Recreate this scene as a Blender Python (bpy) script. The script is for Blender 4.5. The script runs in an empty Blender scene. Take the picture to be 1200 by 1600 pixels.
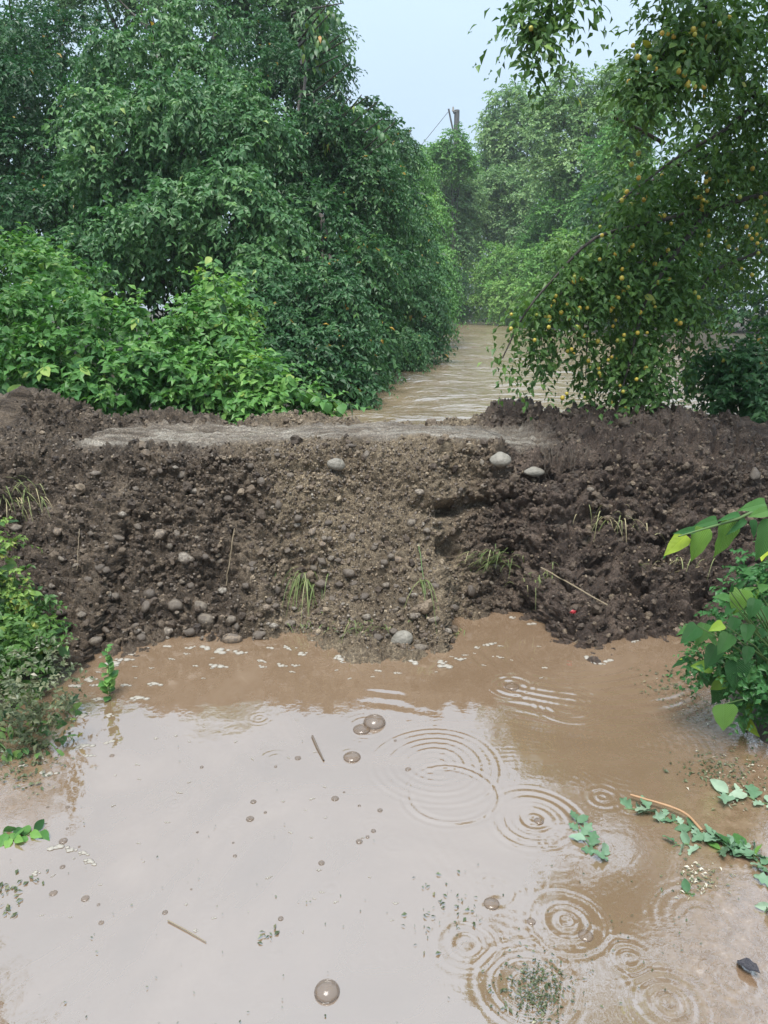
import bpy, math
import numpy as np
from mathutils import Matrix, Vector

SC = bpy.context.scene
COL = SC.collection
R = math.radians

# ------------------------------------------------------------------ camera
HAZE = 0.0009
FPX, TILT, EYE = 1155.0, R(15.5), 1.60          # focal length in photo pixels, downward tilt, eye height (m)
cam_data = bpy.data.cameras.new('camera')
cam = bpy.data.objects.new('camera', cam_data)
COL.objects.link(cam)
cam.location = (0, 0, EYE)
cam.rotation_euler = (R(90) - TILT, 0, 0)
cam_data.sensor_fit = 'VERTICAL'
cam_data.sensor_height = 36.0
cam_data.lens = 36.0 * FPX / 1600.0
cam_data.clip_start, cam_data.clip_end = 0.02, 1000
SC.camera = cam

# ------------------------------------------------------------------ sky and sun
SUN_EL, SUN_AZ = R(72), R(200)
world = bpy.data.worlds.new('World'); SC.world = world; world.use_nodes = True
wn, wl = world.node_tree.nodes, world.node_tree.links
wn.clear()
w_out = wn.new('ShaderNodeOutputWorld'); w_bg = wn.new('ShaderNodeBackground')
w_sky = wn.new('ShaderNodeTexSky'); w_sky.sky_type = 'NISHITA'; w_sky.sun_disc = False
w_sky.sun_elevation, w_sky.sun_rotation = SUN_EL, SUN_AZ
w_tc = wn.new('ShaderNodeTexCoord'); w_sep = wn.new('ShaderNodeSeparateXYZ')
wl.new(w_tc.outputs['Generated'], w_sep.inputs[0])
# overcast cloud deck: brighter overhead than at the horizon, as a clouded sky is, faintly mottled
w_z = wn.new('ShaderNodeMath'); w_z.operation = 'MAXIMUM'; w_z.inputs[1].default_value = 0.0
wl.new(w_sep.outputs['Z'], w_z.inputs[0])
w_l = wn.new('ShaderNodeMath'); w_l.operation = 'MULTIPLY_ADD'
w_l.inputs[1].default_value = 1.3; w_l.inputs[2].default_value = 1.0
wl.new(w_z.outputs[0], w_l.inputs[0])
w_no = wn.new('ShaderNodeTexNoise'); w_no.inputs['Scale'].default_value = 2.2; w_no.inputs['Detail'].default_value = 5
wl.new(w_tc.outputs['Generated'], w_no.inputs['Vector'])
w_nm = wn.new('ShaderNodeMapRange'); w_nm.inputs['To Min'].default_value = 0.90; w_nm.inputs['To Max'].default_value = 1.10
wl.new(w_no.outputs['Fac'], w_nm.inputs['Value'])
w_m2 = wn.new('ShaderNodeMath'); w_m2.operation = 'MULTIPLY'
wl.new(w_l.outputs[0], w_m2.inputs[0]); wl.new(w_nm.outputs[0], w_m2.inputs[1])
w_cl = wn.new('ShaderNodeVectorMath'); w_cl.operation = 'SCALE'; w_cl.inputs[0].default_value = (1.46, 1.82, 2.16)
wl.new(w_m2.outputs[0], w_cl.inputs['Scale'])
w_mix = wn.new('ShaderNodeMix'); w_mix.data_type = 'RGBA'; w_mix.inputs['Factor'].default_value = 0.90
wl.new(w_sky.outputs[0], w_mix.inputs['A']); wl.new(w_cl.outputs[0], w_mix.inputs['B'])
wl.new(w_mix.outputs['Result'], w_bg.inputs['Color']); w_bg.inputs['Strength'].default_value = 0.10
wl.new(w_bg.outputs[0], w_out.inputs['Surface'])

sun_data = bpy.data.lights.new('sun', 'SUN'); sun_data.energy = 1.5; sun_data.angle = R(30); sun_data.color = (1, 0.97, 0.92)
sun = bpy.data.objects.new('sun', sun_data); COL.objects.link(sun)
sun.location = (0, 0, 30)
sd = Vector((math.sin(SUN_AZ) * math.cos(SUN_EL), math.cos(SUN_AZ) * math.cos(SUN_EL), math.sin(SUN_EL)))
sun.rotation_euler = (-sd).to_track_quat('-Z', 'Y').to_euler()

vs = SC.view_settings
vs.view_transform = 'Standard'; vs.look = 'None'; vs.exposure = 1.82; vs.gamma = 1.0; vs.use_curve_mapping = False
SC.render.engine = 'CYCLES'
cy = SC.cycles
cy.max_bounces = 7; cy.diffuse_bounces = 3; cy.glossy_bounces = 3; cy.transmission_bounces = 4
cy.transparent_max_bounces = 8; cy.volume_bounces = 1; cy.caustics_reflective = False; cy.caustics_refractive = False
cy.sample_clamp_indirect = 6.0

# ------------------------------------------------------------------ helpers: layout, noise, meshes
def ray(px, py):
    a, b = (800.0 - py) / FPX, (px - 600.0) / FPX
    return np.array([b, math.cos(TILT) + a * math.sin(TILT), -math.sin(TILT) + a * math.cos(TILT)])
def at(px, py, Y):                       # the spot at depth Y (metres ahead) seen at a photo pixel
    d = ray(px, py); return np.array([0, 0, EYE]) + d * (Y / d[1])
def on(px, py, z=0.0):                   # the spot on a level of height z seen at a photo pixel
    d = ray(px, py); return np.array([0, 0, EYE]) + d * ((z - EYE) / d[2])
def project(P):                          # world points -> photo pixels and depth
    v = P - np.array([0, 0, EYE]); c, s = math.cos(TILT), math.sin(TILT)
    f = v[:, 1] * c - v[:, 2] * s; u = v[:, 1] * s + v[:, 2] * c
    f = np.where(f < 0.05, 0.05, f)
    return 600 + FPX * v[:, 0] / f, 800 - FPX * u / f, f

def _h(ix, iy, iz, seed):
    n = (ix.astype(np.int64) * 374761393 + iy.astype(np.int64) * 668265263 + iz.astype(np.int64) * 1274126177 + seed * 974634777) & 0xFFFFFFFF
    n = ((n ^ (n >> 13)) * 1274126177) & 0xFFFFFFFF
    n = ((n ^ (n >> 16)) * 2246822519) & 0xFFFFFFFF
    return ((n ^ (n >> 15)) & 0xFFFFFF) / float(0x1000000)
def vnoise(P, seed=0):                   # smooth value noise, -1..1
    i = np.floor(P); f = P - i; f = f * f * f * (f * (f * 6 - 15) + 10); i = i.astype(np.int64)
    out = 0
    for dx in (0, 1):
        wx = f[:, 0] if dx else 1 - f[:, 0]
        for dy in (0, 1):
            wy = f[:, 1] if dy else 1 - f[:, 1]
            for dz in (0, 1):
                wz = f[:, 2] if dz else 1 - f[:, 2]
                out = out + wx * wy * wz * _h(i[:, 0] + dx, i[:, 1] + dy, i[:, 2] + dz, seed)
    return out * 2 - 1
def fbm(P, octs=4, seed=0, gain=0.5):
    s, a, t = 0, 1.0, 0
    for o in range(octs):
        s = s + a * vnoise(P * (2.03 ** o) + o * 17.3, seed + o); t += a; a *= gain
    return s / t
def worley(P, seed=0):                   # nearest and second nearest distance to scattered points
    i = np.floor(P).astype(np.int64)
    f1 = np.full(len(P), 9.0); f2 = np.full(len(P), 9.0)
    for dx in (-1, 0, 1):
        for dy in (-1, 0, 1):
            for dz in (-1, 0, 1):
                cx, cy_, cz = i[:, 0] + dx, i[:, 1] + dy, i[:, 2] + dz
                q = np.stack([cx + _h(cx, cy_, cz, seed), cy_ + _h(cx, cy_, cz, seed + 11), cz + _h(cx, cy_, cz, seed + 23)], 1)
                d = np.sqrt(((q - P) ** 2).sum(1))
                f2 = np.minimum(f2, np.maximum(f1, d)); f1 = np.minimum(f1, d)
    return f1, f2
def nrm(v):
    return v / np.maximum(np.linalg.norm(v, axis=-1, keepdims=True), 1e-9)

def mesh_from(name, V, F, smooth=True, attrs=None):
    V = np.asarray(V, dtype=np.float32); F = np.asarray(F, dtype=np.int32)
    m = bpy.data.meshes.new(name)
    m.vertices.add(len(V)); m.vertices.foreach_set('co', V.ravel())
    k = F.shape[1]
    m.loops.add(F.size); m.loops.foreach_set('vertex_index', F.ravel())
    m.polygons.add(len(F)); m.polygons.foreach_set('loop_start', np.arange(len(F), dtype=np.int32) * k)
    m.polygons.foreach_set('use_smooth', np.full(len(F), smooth))
    for a, val in (attrs or {}).items():
        at_ = m.attributes.new(a, 'FLOAT', 'POINT'); at_.data.foreach_set('value', np.asarray(val, dtype=np.float32))
    m.update(calc_edges=True)
    return m
def link(name, mesh, mat=None, parent=None, label=None, cat=None, kind=None, group=None):
    o = bpy.data.objects.new(name, mesh); COL.objects.link(o)
    if mat is not None and mesh is not None and not mesh.materials: mesh.materials.append(mat)
    if parent is not None:
        o.parent = parent; o.matrix_parent_inverse = Matrix.Translation(parent.location).inverted()
    for k, v in (('label', label), ('category', cat), ('kind', kind), ('group', group)):
        if v: o[k] = v
    return o
def empty(name, loc, label, cat, group=None):
    o = bpy.data.objects.new(name, None); COL.objects.link(o); o.location = [float(c) for c in loc]; o.empty_display_size = 0.05
    o['label'] = label; o['category'] = cat
    if group: o['group'] = group
    return o
def grid_faces(n, m):                    # n rows by m columns of vertices
    a = (np.arange(n - 1)[:, None] * m + np.arange(m - 1)[None, :]).ravel()
    return np.stack([a, a + 1, a + m + 1, a + m], 1)
class Acc:                               # collects triangles or quads for one mesh
    def __init__(s): s.V, s.F, s.A, s.n = [], [], [], 0
    def add(s, V, F, tint=0.0):
        s.V.append(np.asarray(V, float)); s.F.append(np.asarray(F) + s.n); s.n += len(V)
        s.A.append(np.full(len(V), tint) if np.isscalar(tint) else np.asarray(tint))
    def mesh(s, name, smooth=True):
        return mesh_from(name, np.concatenate(s.V), np.concatenate(s.F), smooth, {'tint': np.concatenate(s.A)})
def tube(acc, pts, radii, sides=7, tint=0.0, seed=0, knob=0.0):
    pts = np.asarray(pts, float); n = len(pts); radii = np.broadcast_to(np.asarray(radii, float), (n,))
    d = nrm(np.gradient(pts, axis=0)); ref = np.array([0.31, 0.17, 0.93]) if abs(d[0, 2]) < 0.9 else np.array([1.0, 0.2, 0.0])
    u = nrm(np.cross(d, ref)); v = np.cross(d, u)
    ang = np.arange(sides) * 2 * math.pi / sides
    r = radii[:, None] * (1 + knob * (_h(np.arange(n)[:, None] + np.zeros(sides, int), np.arange(sides)[None, :] + np.zeros((n, 1), int), np.zeros((n, sides), int), seed) - 0.5))
    V = pts[:, None, :] + r[..., None] * (np.cos(ang)[None, :, None] * u[:, None, :] + np.sin(ang)[None, :, None] * v[:, None, :])
    a = np.arange(n - 1)[:, None] * sides; j = np.arange(sides)[None, :]; k = (j + 1) % sides
    F = np.stack([a + j, a + k, a + sides + k, a + sides + j], -1).reshape(-1, 4)
    acc.add(V.reshape(-1, 3), F, tint)
def smooth_path(pts, n=14):
    pts = np.asarray(pts, float); t = np.linspace(0, len(pts) - 1, n); out = []
    P = np.concatenate([[2 * pts[0] - pts[1]], pts, [2 * pts[-1] - pts[-2]]])
    for x in t:
        i = min(int(x), len(pts) - 2); f = x - i; a, b, c, d = P[i], P[i + 1], P[i + 2], P[i + 3]
        out.append(0.5 * (2 * b + (c - a) * f + (2 * a - 5 * b + 4 * c - d) * f * f + (3 * b - a - 3 * c + d) * f ** 3))
    return np.array(out)
_t = (1 + 5 ** 0.5) / 2
ICO_V = nrm(np.array([(-1, _t, 0), (1, _t, 0), (-1, -_t, 0), (1, -_t, 0), (0, -1, _t), (0, 1, _t), (0, -1, -_t), (0, 1, -_t), (_t, 0, -1), (_t, 0, 1), (-_t, 0, -1), (-_t, 0, 1)], float))
ICO_F = np.array([(0, 11, 5), (0, 5, 1), (0, 1, 7), (0, 7, 10), (0, 10, 11), (1, 5, 9), (5, 11, 4), (11, 10, 2), (10, 7, 6), (7, 1, 8), (3, 9, 4), (3, 4, 2), (3, 2, 6), (3, 6, 8), (3, 8, 9), (4, 9, 5), (2, 4, 11), (6, 2, 10), (8, 6, 7), (9, 8, 1)])
def ico_sub(V, F):
    V = list(map(tuple, V)); mid = {}; out = []
    def m(a, b):
        k = (min(a, b), max(a, b))
        if k not in mid:
            mid[k] = len(V); V.append(tuple(nrm((np.array(V[a]) + np.array(V[b])) / 2)))
        return mid[k]
    for a, b, c in F:
        x, y, z = m(a, b), m(b, c), m(c, a); out += [(a, x, z), (b, y, x), (c, z, y), (x, y, z)]
    return np.array(V), np.array(out)
ICO1_V, ICO1_F = ico_sub(ICO_V, ICO_F)
ICO2_V, ICO2_F = ico_sub(ICO1_V, ICO1_F)

# ------------------------------------------------------------------ helpers: materials
class Mat:
    def __init__(s, name):
        s.m = bpy.data.materials.new(name); s.m.use_nodes = True; s.nt = s.m.node_tree; s.nt.nodes.clear()
        s.out = s.new('ShaderNodeOutputMaterial'); s.b = s.new('ShaderNodeBsdfPrincipled'); s.l(s.b.outputs[0], s.out.inputs['Surface'])
    def new(s, t, **kw):
        n = s.nt.nodes.new(t)
        for k, v in kw.items():
            if k in n.inputs: n.inputs[k].default_value = v
            else: setattr(n, k, v)
        return n
    def l(s, a, b): s.nt.links.new(a, b)
    def coord(s, kind='Object', scale=None):
        t = s.new('ShaderNodeTexCoord').outputs[kind]
        if scale is None: return t
        mp = s.new('ShaderNodeMapping'); mp.inputs['Scale'].default_value = scale; s.l(t, mp.inputs['Vector']); return mp.outputs[0]
    def noise(s, vec, scale, detail=4, rough=0.55, dist=0.0):
        n = s.new('ShaderNodeTexNoise', Scale=scale, Detail=detail, Roughness=rough, Distortion=dist); s.l(vec, n.inputs['Vector']); return n.outputs['Fac']
    def ramp(s, fac, stops):
        r = s.new('ShaderNodeValToRGB'); e = r.color_ramp.elements
        while len(e) < len(stops): e.new(0.5)
        for k, (p, c) in enumerate(stops):
            e[k].position = p; e[k].color = tuple(c) + (1,) if len(c) == 3 else c
        s.l(fac, r.inputs[0]); return r.outputs[0]
    def mixc(s, fac, a, b, mode='MIX'):
        n = s.new('ShaderNodeMix', data_type='RGBA', blend_type=mode)
        for sock, v in (('Factor', fac), ('A', a), ('B', b)):
            i = [x for x in n.inputs if x.name == sock and (x.type == 'RGBA' if sock != 'Factor' else x.type == 'VALUE')][0]
            if hasattr(v, 'is_linked'): s.l(v, i)
            elif sock == 'Factor': i.default_value = v
            else: i.default_value = tuple(v) + (1,)
        return [x for x in n.outputs if x.type == 'RGBA'][0]
    def math(s, op, a, b=0.0, c=0.0, clamp=False):
        n = s.new('ShaderNodeMath', operation=op, use_clamp=clamp)
        for i, v in enumerate((a, b, c)):
            if hasattr(v, 'is_linked'): s.l(v, n.inputs[i])
            else: n.inputs[i].default_value = v
        return n.outputs[0]
    def attr(s, name): return s.new('ShaderNodeAttribute', attribute_name=name).outputs['Fac']
    def bump(s, h, strength, dist=0.01):
        b = s.new('ShaderNodeBump', Strength=strength, Distance=dist); s.l(h, b.inputs['Height']); s.l(b.outputs[0], s.b.inputs['Normal']); return b
    def set(s, **kw):
        for k, v in kw.items():
            i = s.b.inputs[k.replace('_', ' ')]
            if hasattr(v, 'is_linked'): s.l(v, i)
            else: i.default_value = tuple(v) + (1,) if isinstance(v, tuple) and len(v) == 3 else v
        return s
# ------------------------------------------------------------------ materials
def leaf_material(name, stops, rough=0.40, trans=0.24, by_object=False, veins=0.0, mult=(1.45, 1.45, 1.45)):
    M = Mat(name)
    if by_object:
        oi = M.new('ShaderNodeObjectInfo'); f = oi.outputs['Random']
    else: f = M.attr('tint')
    stops = [(p_, tuple(min(0.6, c_ * m_) for c_, m_ in zip(q_, mult))) for p_, q_ in stops]; col = M.ramp(f, stops)
    vec = M.coord('Object'); n = M.noise(vec, 9.0 if not by_object else 3.0, 3)
    col = M.mixc(M.math('MULTIPLY', n, 0.35), col, tuple(0.6 * c for c in stops[0][1]))
    M.set(Base_Color=col, Roughness=rough, Specular_IOR_Level=0.28)
    if veins:
        sx = M.new('ShaderNodeSeparateXYZ'); M.l(vec, sx.inputs[0])
        ax = M.math('ABSOLUTE', sx.outputs[0])
        ph = M.math('SUBTRACT', M.math('MULTIPLY', sx.outputs[1], 48.0), M.math('MULTIPLY', ax, 42.0))
        side = M.math('POWER', M.math('ABSOLUTE', M.math('SINE', ph)), 6.0)
        rib = M.math('SUBTRACT', 1.0, M.math('MULTIPLY', ax, 45.0), clamp=True)
        h = M.math('MULTIPLY', M.math('MAXIMUM', M.math('SUBTRACT', 1.0, side), 0.0), 1.0)
        h = M.math('SUBTRACT', h, rib)
        M.bump(h, veins, 0.02)
    tr = M.new('ShaderNodeBsdfTranslucent'); hs = M.new('ShaderNodeHueSaturation', Saturation=1.15, Value=1.5); M.l(col, hs.inputs['Color']); M.l(hs.outputs[0], tr.inputs['Color'])
    mx = M.new('ShaderNodeMixShader'); mx.inputs[0].default_value = trans
    M.l(M.b.outputs[0], mx.inputs[1]); M.l(tr.outputs[0], mx.inputs[2]); M.l(mx.outputs[0], M.out.inputs['Surface'])
    return M.m
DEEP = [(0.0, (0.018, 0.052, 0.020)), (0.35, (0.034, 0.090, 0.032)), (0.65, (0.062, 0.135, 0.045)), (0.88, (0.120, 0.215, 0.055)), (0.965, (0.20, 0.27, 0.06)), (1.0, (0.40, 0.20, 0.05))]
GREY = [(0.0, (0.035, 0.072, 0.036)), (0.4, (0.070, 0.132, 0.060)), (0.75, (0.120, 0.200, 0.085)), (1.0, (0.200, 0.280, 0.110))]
VINE = [(0.0, (0.020, 0.062, 0.020)), (0.35, (0.045, 0.120, 0.032)), (0.65, (0.085, 0.195, 0.045)), (0.9, (0.160, 0.290, 0.065)), (1.0, (0.30, 0.36, 0.09))]
LIME = [(0.0, (0.040, 0.105, 0.030)), (0.4, (0.075, 0.175, 0.045)), (0.75, (0.125, 0.250, 0.060)), (1.0, (0.220, 0.330, 0.090))]
PLUMG = [(0.0, (0.022, 0.055, 0.020)), (0.4, (0.048, 0.105, 0.030)), (0.75, (0.090, 0.165, 0.042)), (0.94, (0.140, 0.220, 0.060)), (1.0, (0.26, 0.26, 0.06))]
MUL = [(0.0, (0.025, 0.095, 0.028)), (0.45, (0.040, 0.140, 0.042)), (0.8, (0.075, 0.205, 0.055)), (0.93, (0.16, 0.33, 0.05)), (1.0, (0.32, 0.46, 0.05))]
SILV = [(0.0, (0.035, 0.085, 0.035)), (0.3, (0.085, 0.155, 0.085)), (0.65, (0.17, 0.25, 0.17)), (0.9, (0.25, 0.31, 0.22)), (1.0, (0.025, 0.065, 0.025))]
NEARM = (1.45, 1.22, 1.2)
COOL = [(0.0, (0.022, 0.062, 0.026)), (0.35, (0.050, 0.118, 0.045)), (0.65, (0.090, 0.180, 0.062)), (0.9, (0.150, 0.260, 0.085)), (1.0, (0.26, 0.33, 0.10))]
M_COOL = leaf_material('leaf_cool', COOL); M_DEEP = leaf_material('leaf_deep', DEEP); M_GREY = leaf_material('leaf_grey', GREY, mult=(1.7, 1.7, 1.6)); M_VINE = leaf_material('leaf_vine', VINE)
M_LIME = leaf_material('leaf_lime', LIME); M_PLUML = leaf_material('leaf_plum', PLUMG, mult=(1.95, 1.8, 1.6)); M_MUL = leaf_material('leaf_heart_small', MUL, mult=NEARM); M_WEED = leaf_material('leaf_weed', VINE, mult=NEARM)
MO_VINE = leaf_material('leaf_vine_large', VINE, by_object=True, veins=0.25); MO_PLUML = leaf_material('leaf_plum_large', PLUMG, by_object=True, mult=(1.95, 1.8, 1.6))
MO_WEED = leaf_material('leaf_weed_large', VINE, by_object=True, veins=0.2, mult=NEARM)
MO_MUL = leaf_material('leaf_heart', MUL, rough=0.38, mult=NEARM, by_object=True, veins=0.45); MO_SILV = leaf_material('leaf_silver', SILV, rough=0.5, trans=0.1, by_object=True, veins=0.2)
MO_GREY = leaf_material('leaf_grey_large', DEEP, by_object=True); MO_LIME = leaf_material('leaf_lime_large', LIME, by_object=True)

def mud_colours(M, vec):
    big = M.noise(vec, 1.3, 4); mid = M.noise(vec, 7.0, 5, 0.6); fine = M.noise(vec, 55.0, 4, 0.65)
    dark = M.ramp(mid, [(0.30, (0.046, 0.032, 0.021)), (0.50, (0.110, 0.080, 0.055)), (0.70, (0.225, 0.172, 0.122))])
    return dark, big, mid, fine
M_ = Mat('bank_mud'); v = M_.coord('Object'); dark, big, mid, fine = mud_colours(M_, v)
grav = M_.attr('gravel'); clay = M_.attr('clay'); top = M_.attr('top')
g_col = M_.ramp(M_.noise(v, 38.0, 5, 0.7), [(0.32, (0.105, 0.078, 0.050)), (0.5, (0.240, 0.184, 0.118)), (0.66, (0.400, 0.315, 0.210))])
c_col = M_.ramp(mid, [(0.30, (0.042, 0.028, 0.021)), (0.50, (0.100, 0.070, 0.053)), (0.70, (0.200, 0.148, 0.113))])
t_col = M_.ramp(M_.noise(M_.coord('Object', (1.0, 9.0, 9.0)), 3.0, 5, 0.6), [(0.32, (0.110, 0.086, 0.064)), (0.46, (0.26, 0.215, 0.168)), (0.62, (0.46, 0.41, 0.34))])  # pale compacted mud; streaks lightened further to paint in wet sky sheen
col = M_.mixc(clay, dark, c_col); col = M_.mixc(grav, col, g_col); col = M_.mixc(top, col, t_col)
sp = M_.ramp(M_.noise(v, 130.0, 2, 0.5), [(0.35, (0.42, 0.42, 0.42)), (0.60, (1.1, 1.1, 1.1)), (0.72, (2.1, 2.05, 1.95))])
col = M_.mixc(0.75, col, sp, 'MULTIPLY')
rg = M_.math('MULTIPLY_ADD', M_.noise(v, 14.0, 3), 0.5, 0.30); rg = M_.math('SUBTRACT', rg, M_.math('MULTIPLY', top, 0.34), clamp=True)
M_.set(Base_Color=col, Roughness=rg, Specular_IOR_Level=0.38)
hh = M_.math('MULTIPLY_ADD', M_.noise(v, 260.0, 3, 0.7), 0.4, M_.noise(v, 75.0, 5, 0.7)); M_.bump(hh, 1.0, 0.02)
M_MUD = M_.m

def stone_material(name, by_object):
    M = Mat(name); vec = M.coord('Object')
    f = M.new('ShaderNodeObjectInfo').outputs['Random'] if by_object else M.attr('tint')
    base = M.ramp(f, [(0.0, (0.085, 0.064, 0.047)), (0.45, (0.155, 0.122, 0.090)), (0.68, (0.235, 0.190, 0.138)), (0.84, (0.33, 0.29, 0.235)), (0.92, (0.28, 0.19, 0.115)), (1.0, (0.42, 0.39, 0.33))])
    n = M.noise(vec, 2.2 if by_object else 30.0, 5, 0.65)
    mud = M.ramp(n, [(0.40, (1, 1, 1)), (0.54, (0, 0, 0))])
    col = M.mixc(M.math('MULTIPLY', M.math('SUBTRACT', 1.0, mud), 0.9), base, (0.115, 0.088, 0.066))
    g = M.noise(vec, 14.0 if by_object else 120.0, 3)
    col = M.mixc(M.math('MULTIPLY', g, 0.35), col, (0.05, 0.045, 0.04))
    M.set(Base_Color=col, Roughness=M.math('MULTIPLY_ADD', n, 0.4, 0.25), Specular_IOR_Level=0.5)
    M.bump(g, 0.35, 0.05 if by_object else 0.004)
    return M.m
M_STONE = stone_material('cobble', True); M_PEBB = stone_material('gravel_pebble', False)
M_ = Mat('clod'); v = M_.coord('Object'); f = M_.attr('tint')
col = M_.ramp(f, [(0.0, (0.036, 0.024, 0.017)), (0.45, (0.100, 0.072, 0.050)), (0.8, (0.215, 0.162, 0.110)), (1.0, (0.34, 0.265, 0.18))])
sp = M_.ramp(M_.noise(v, 120.0, 3, 0.6), [(0.3, (0.55, 0.55, 0.55)), (0.7, (1.35, 1.35, 1.35))]); col = M_.mixc(0.8, col, sp, 'MULTIPLY')
M_.set(Base_Color=col, Roughness=M_.math('MULTIPLY_ADD', M_.noise(v, 18.0, 3), 0.5, 0.28), Specular_IOR_Level=0.45)
M_.bump(M_.noise(v, 110.0, 5, 0.7), 0.9, 0.01); M_CLOD = M_.m

# muddy water: opaque with silt, glossy skin
M_ = Mat('muddy_water'); v = M_.coord('Object')
col = M_.ramp(M_.noise(v, 1.1, 7, 0.65, 1.6), [(0.3, (0.180, 0.118, 0.071)), (0.55, (0.208, 0.139, 0.087)), (0.75, (0.242, 0.168, 0.110))])
silt = M_.attr('silt'); sc_ = M_.ramp(M_.noise(v, 26.0, 6, 0.7), [(0.4, (0.17, 0.105, 0.062)), (0.6, (0.25, 0.165, 0.105)), (0.72, (0.40, 0.30, 0.22))])
col = M_.mixc(M_.math('MULTIPLY', silt, 0.75), col, sc_)
M_.set(Base_Color=col, Roughness=0.03, IOR=2.5, Specular_IOR_Level=0.78)
hb = M_.math('MULTIPLY_ADD', M_.noise(v, 34.0, 3, 0.5), 0.35, M_.noise(v, 7.0, 3)); hb = M_.math('MULTIPLY_ADD', M_.math('MULTIPLY', silt, M_.noise(v, 60.0, 4, 0.6)), 2.2, hb)
M_.bump(hb, 0.05, 0.02); M_WATER = M_.m
M_ = Mat('river_water'); v = M_.coord('Object')
col = M_.ramp(M_.noise(M_.coord('Object', (1.0, 0.35, 1.0)), 0.8, 5, 0.6), [(0.3, (0.200, 0.145, 0.090)), (0.6, (0.255, 0.192, 0.124)), (0.8, (0.310, 0.245, 0.168))])
M_.set(Base_Color=col, Roughness=0.12, IOR=2.6, Specular_IOR_Level=0.8)
hb = M_.math('MULTIPLY_ADD', M_.noise(M_.coord('Object', (1.0, 1.5, 1.0)), 5.0, 3, 0.5, 0.8), 0.4, M_.noise(M_.coord('Object', (0.8, 1.3, 1.0)), 1.7, 3, 0.5, 0.8))
M_.bump(hb, 0.5, 0.14); M_RIVER = M_.m
M_ = Mat('ground_soil'); v = M_.coord('Object'); n = M_.noise(v, 0.7, 6, 0.6)
col = M_.ramp(n, [(0.35, (0.050, 0.038, 0.028)), (0.6, (0.060, 0.052, 0.030)), (0.75, (0.040, 0.060, 0.024))])
M_.set(Base_Color=col, Roughness=0.8); M_.bump(M_.noise(v, 9.0, 6, 0.7), 0.8, 0.05); M_GROUND = M_.m
M_ = Mat('bark'); v = M_.coord('Object', (1, 1, 0.25)); n = M_.noise(v, 22.0, 5, 0.65)
M_.set(Base_Color=M_.ramp(n, [(0.3, (0.030, 0.024, 0.019)), (0.6, (0.075, 0.062, 0.050)), (0.8, (0.13, 0.115, 0.095))]), Roughness=0.75); M_.bump(n, 0.8, 0.02); M_BARK = M_.m
def plain(name, c, rough=0.5, spec=0.5, scale=30.0, var=0.3, bump=0.2, dist=0.004):
    M = Mat(name); v = M.coord('Object'); n = M.noise(v, scale, 4, 0.6)
    M.set(Base_Color=M.mixc(M.math('MULTIPLY', n, var * 1.6), c, tuple(x * 0.35 for x in c)), Roughness=rough, Specular_IOR_Level=spec)
    if bump: M.bump(n, bump, dist)
    return M.m
M_PALE = plain('pale_cobble', (0.29, 0.262, 0.215), 0.5, 0.4, 2.5, 0.5, 0.4, 0.03)
M_STEM = plain('green_stem', (0.10, 0.17, 0.05)); M_STRAW = plain('straw', (0.27, 0.21, 0.13), 0.6); M_TWIG = plain('tan_twig', (0.42, 0.24, 0.12), 0.5)
M_ROOT = plain('root', (0.16, 0.125, 0.095), 0.7); M_PL = Mat('plum_skin'); M_PL.set(Base_Color=M_PL.ramp(M_PL.new('ShaderNodeObjectInfo').outputs['Random'], [(0.0, (0.36, 0.40, 0.07)), (0.3, (0.56, 0.45, 0.07)), (0.8, (0.64, 0.46, 0.06)), (1.0, (0.62, 0.36, 0.05))]), Roughness=0.3); M_PLUM = M_PL.m
M_CONC = plain('weathered_pole', (0.16, 0.155, 0.15), 0.8, 0.3, 6.0); M_WIRE = plain('wire', (0.05, 0.05, 0.05), 0.5); M_RED = plain('red_plastic', (0.42, 0.03, 0.04), 0.35)
M_FOAM = plain('foam', (0.43, 0.39, 0.33), 0.3, 0.5, 180.0, 0.3, 0.5, 0.003); M_DEAD = plain('dead_leaf', (0.055, 0.050, 0.060), 0.3, 0.6, 20.0, 0.5, 0.5, 0.02)
M_BLADE = leaf_material('grass_blade', [(0.0, (0.06, 0.095, 0.03)), (0.5, (0.13, 0.165, 0.055)), (0.8, (0.22, 0.23, 0.10)), (1.0, (0.33, 0.28, 0.16))], 0.5, 0.2)
M_SCUM = leaf_material('scum_bits', [(0.0, (0.035, 0.045, 0.022)), (0.5, (0.075, 0.095, 0.045)), (0.85, (0.16, 0.15, 0.085)), (1.0, (0.42, 0.38, 0.30))], 0.35, 0.1)
M_ = Mat('bubble_film'); tr = M_.new('ShaderNodeBsdfTransparent'); gl = M_.new('ShaderNodeBsdfGlossy', Roughness=0.12)
fr = M_.new('ShaderNodeFresnel', IOR=1.4); f2 = M_.math('MULTIPLY_ADD', fr.outputs[0], 0.42, 0.015, clamp=True)
mx = M_.new('ShaderNodeMixShader'); M_.l(f2, mx.inputs[0]); M_.l(tr.outputs[0], mx.inputs[1]); M_.l(gl.outputs[0], mx.inputs[2]); m2 = M_.new('ShaderNodeMixShader'); m2.inputs[0].default_value = 0.4; M_.set(Base_Color=(0.20, 0.135, 0.085), Roughness=0.15); M_.l(mx.outputs[0], m2.inputs[1]); M_.l(M_.b.outputs[0], m2.inputs[2]); M_.l(m2.outputs[0], M_.out.inputs['Surface']); M_BUB = M_.m
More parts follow.
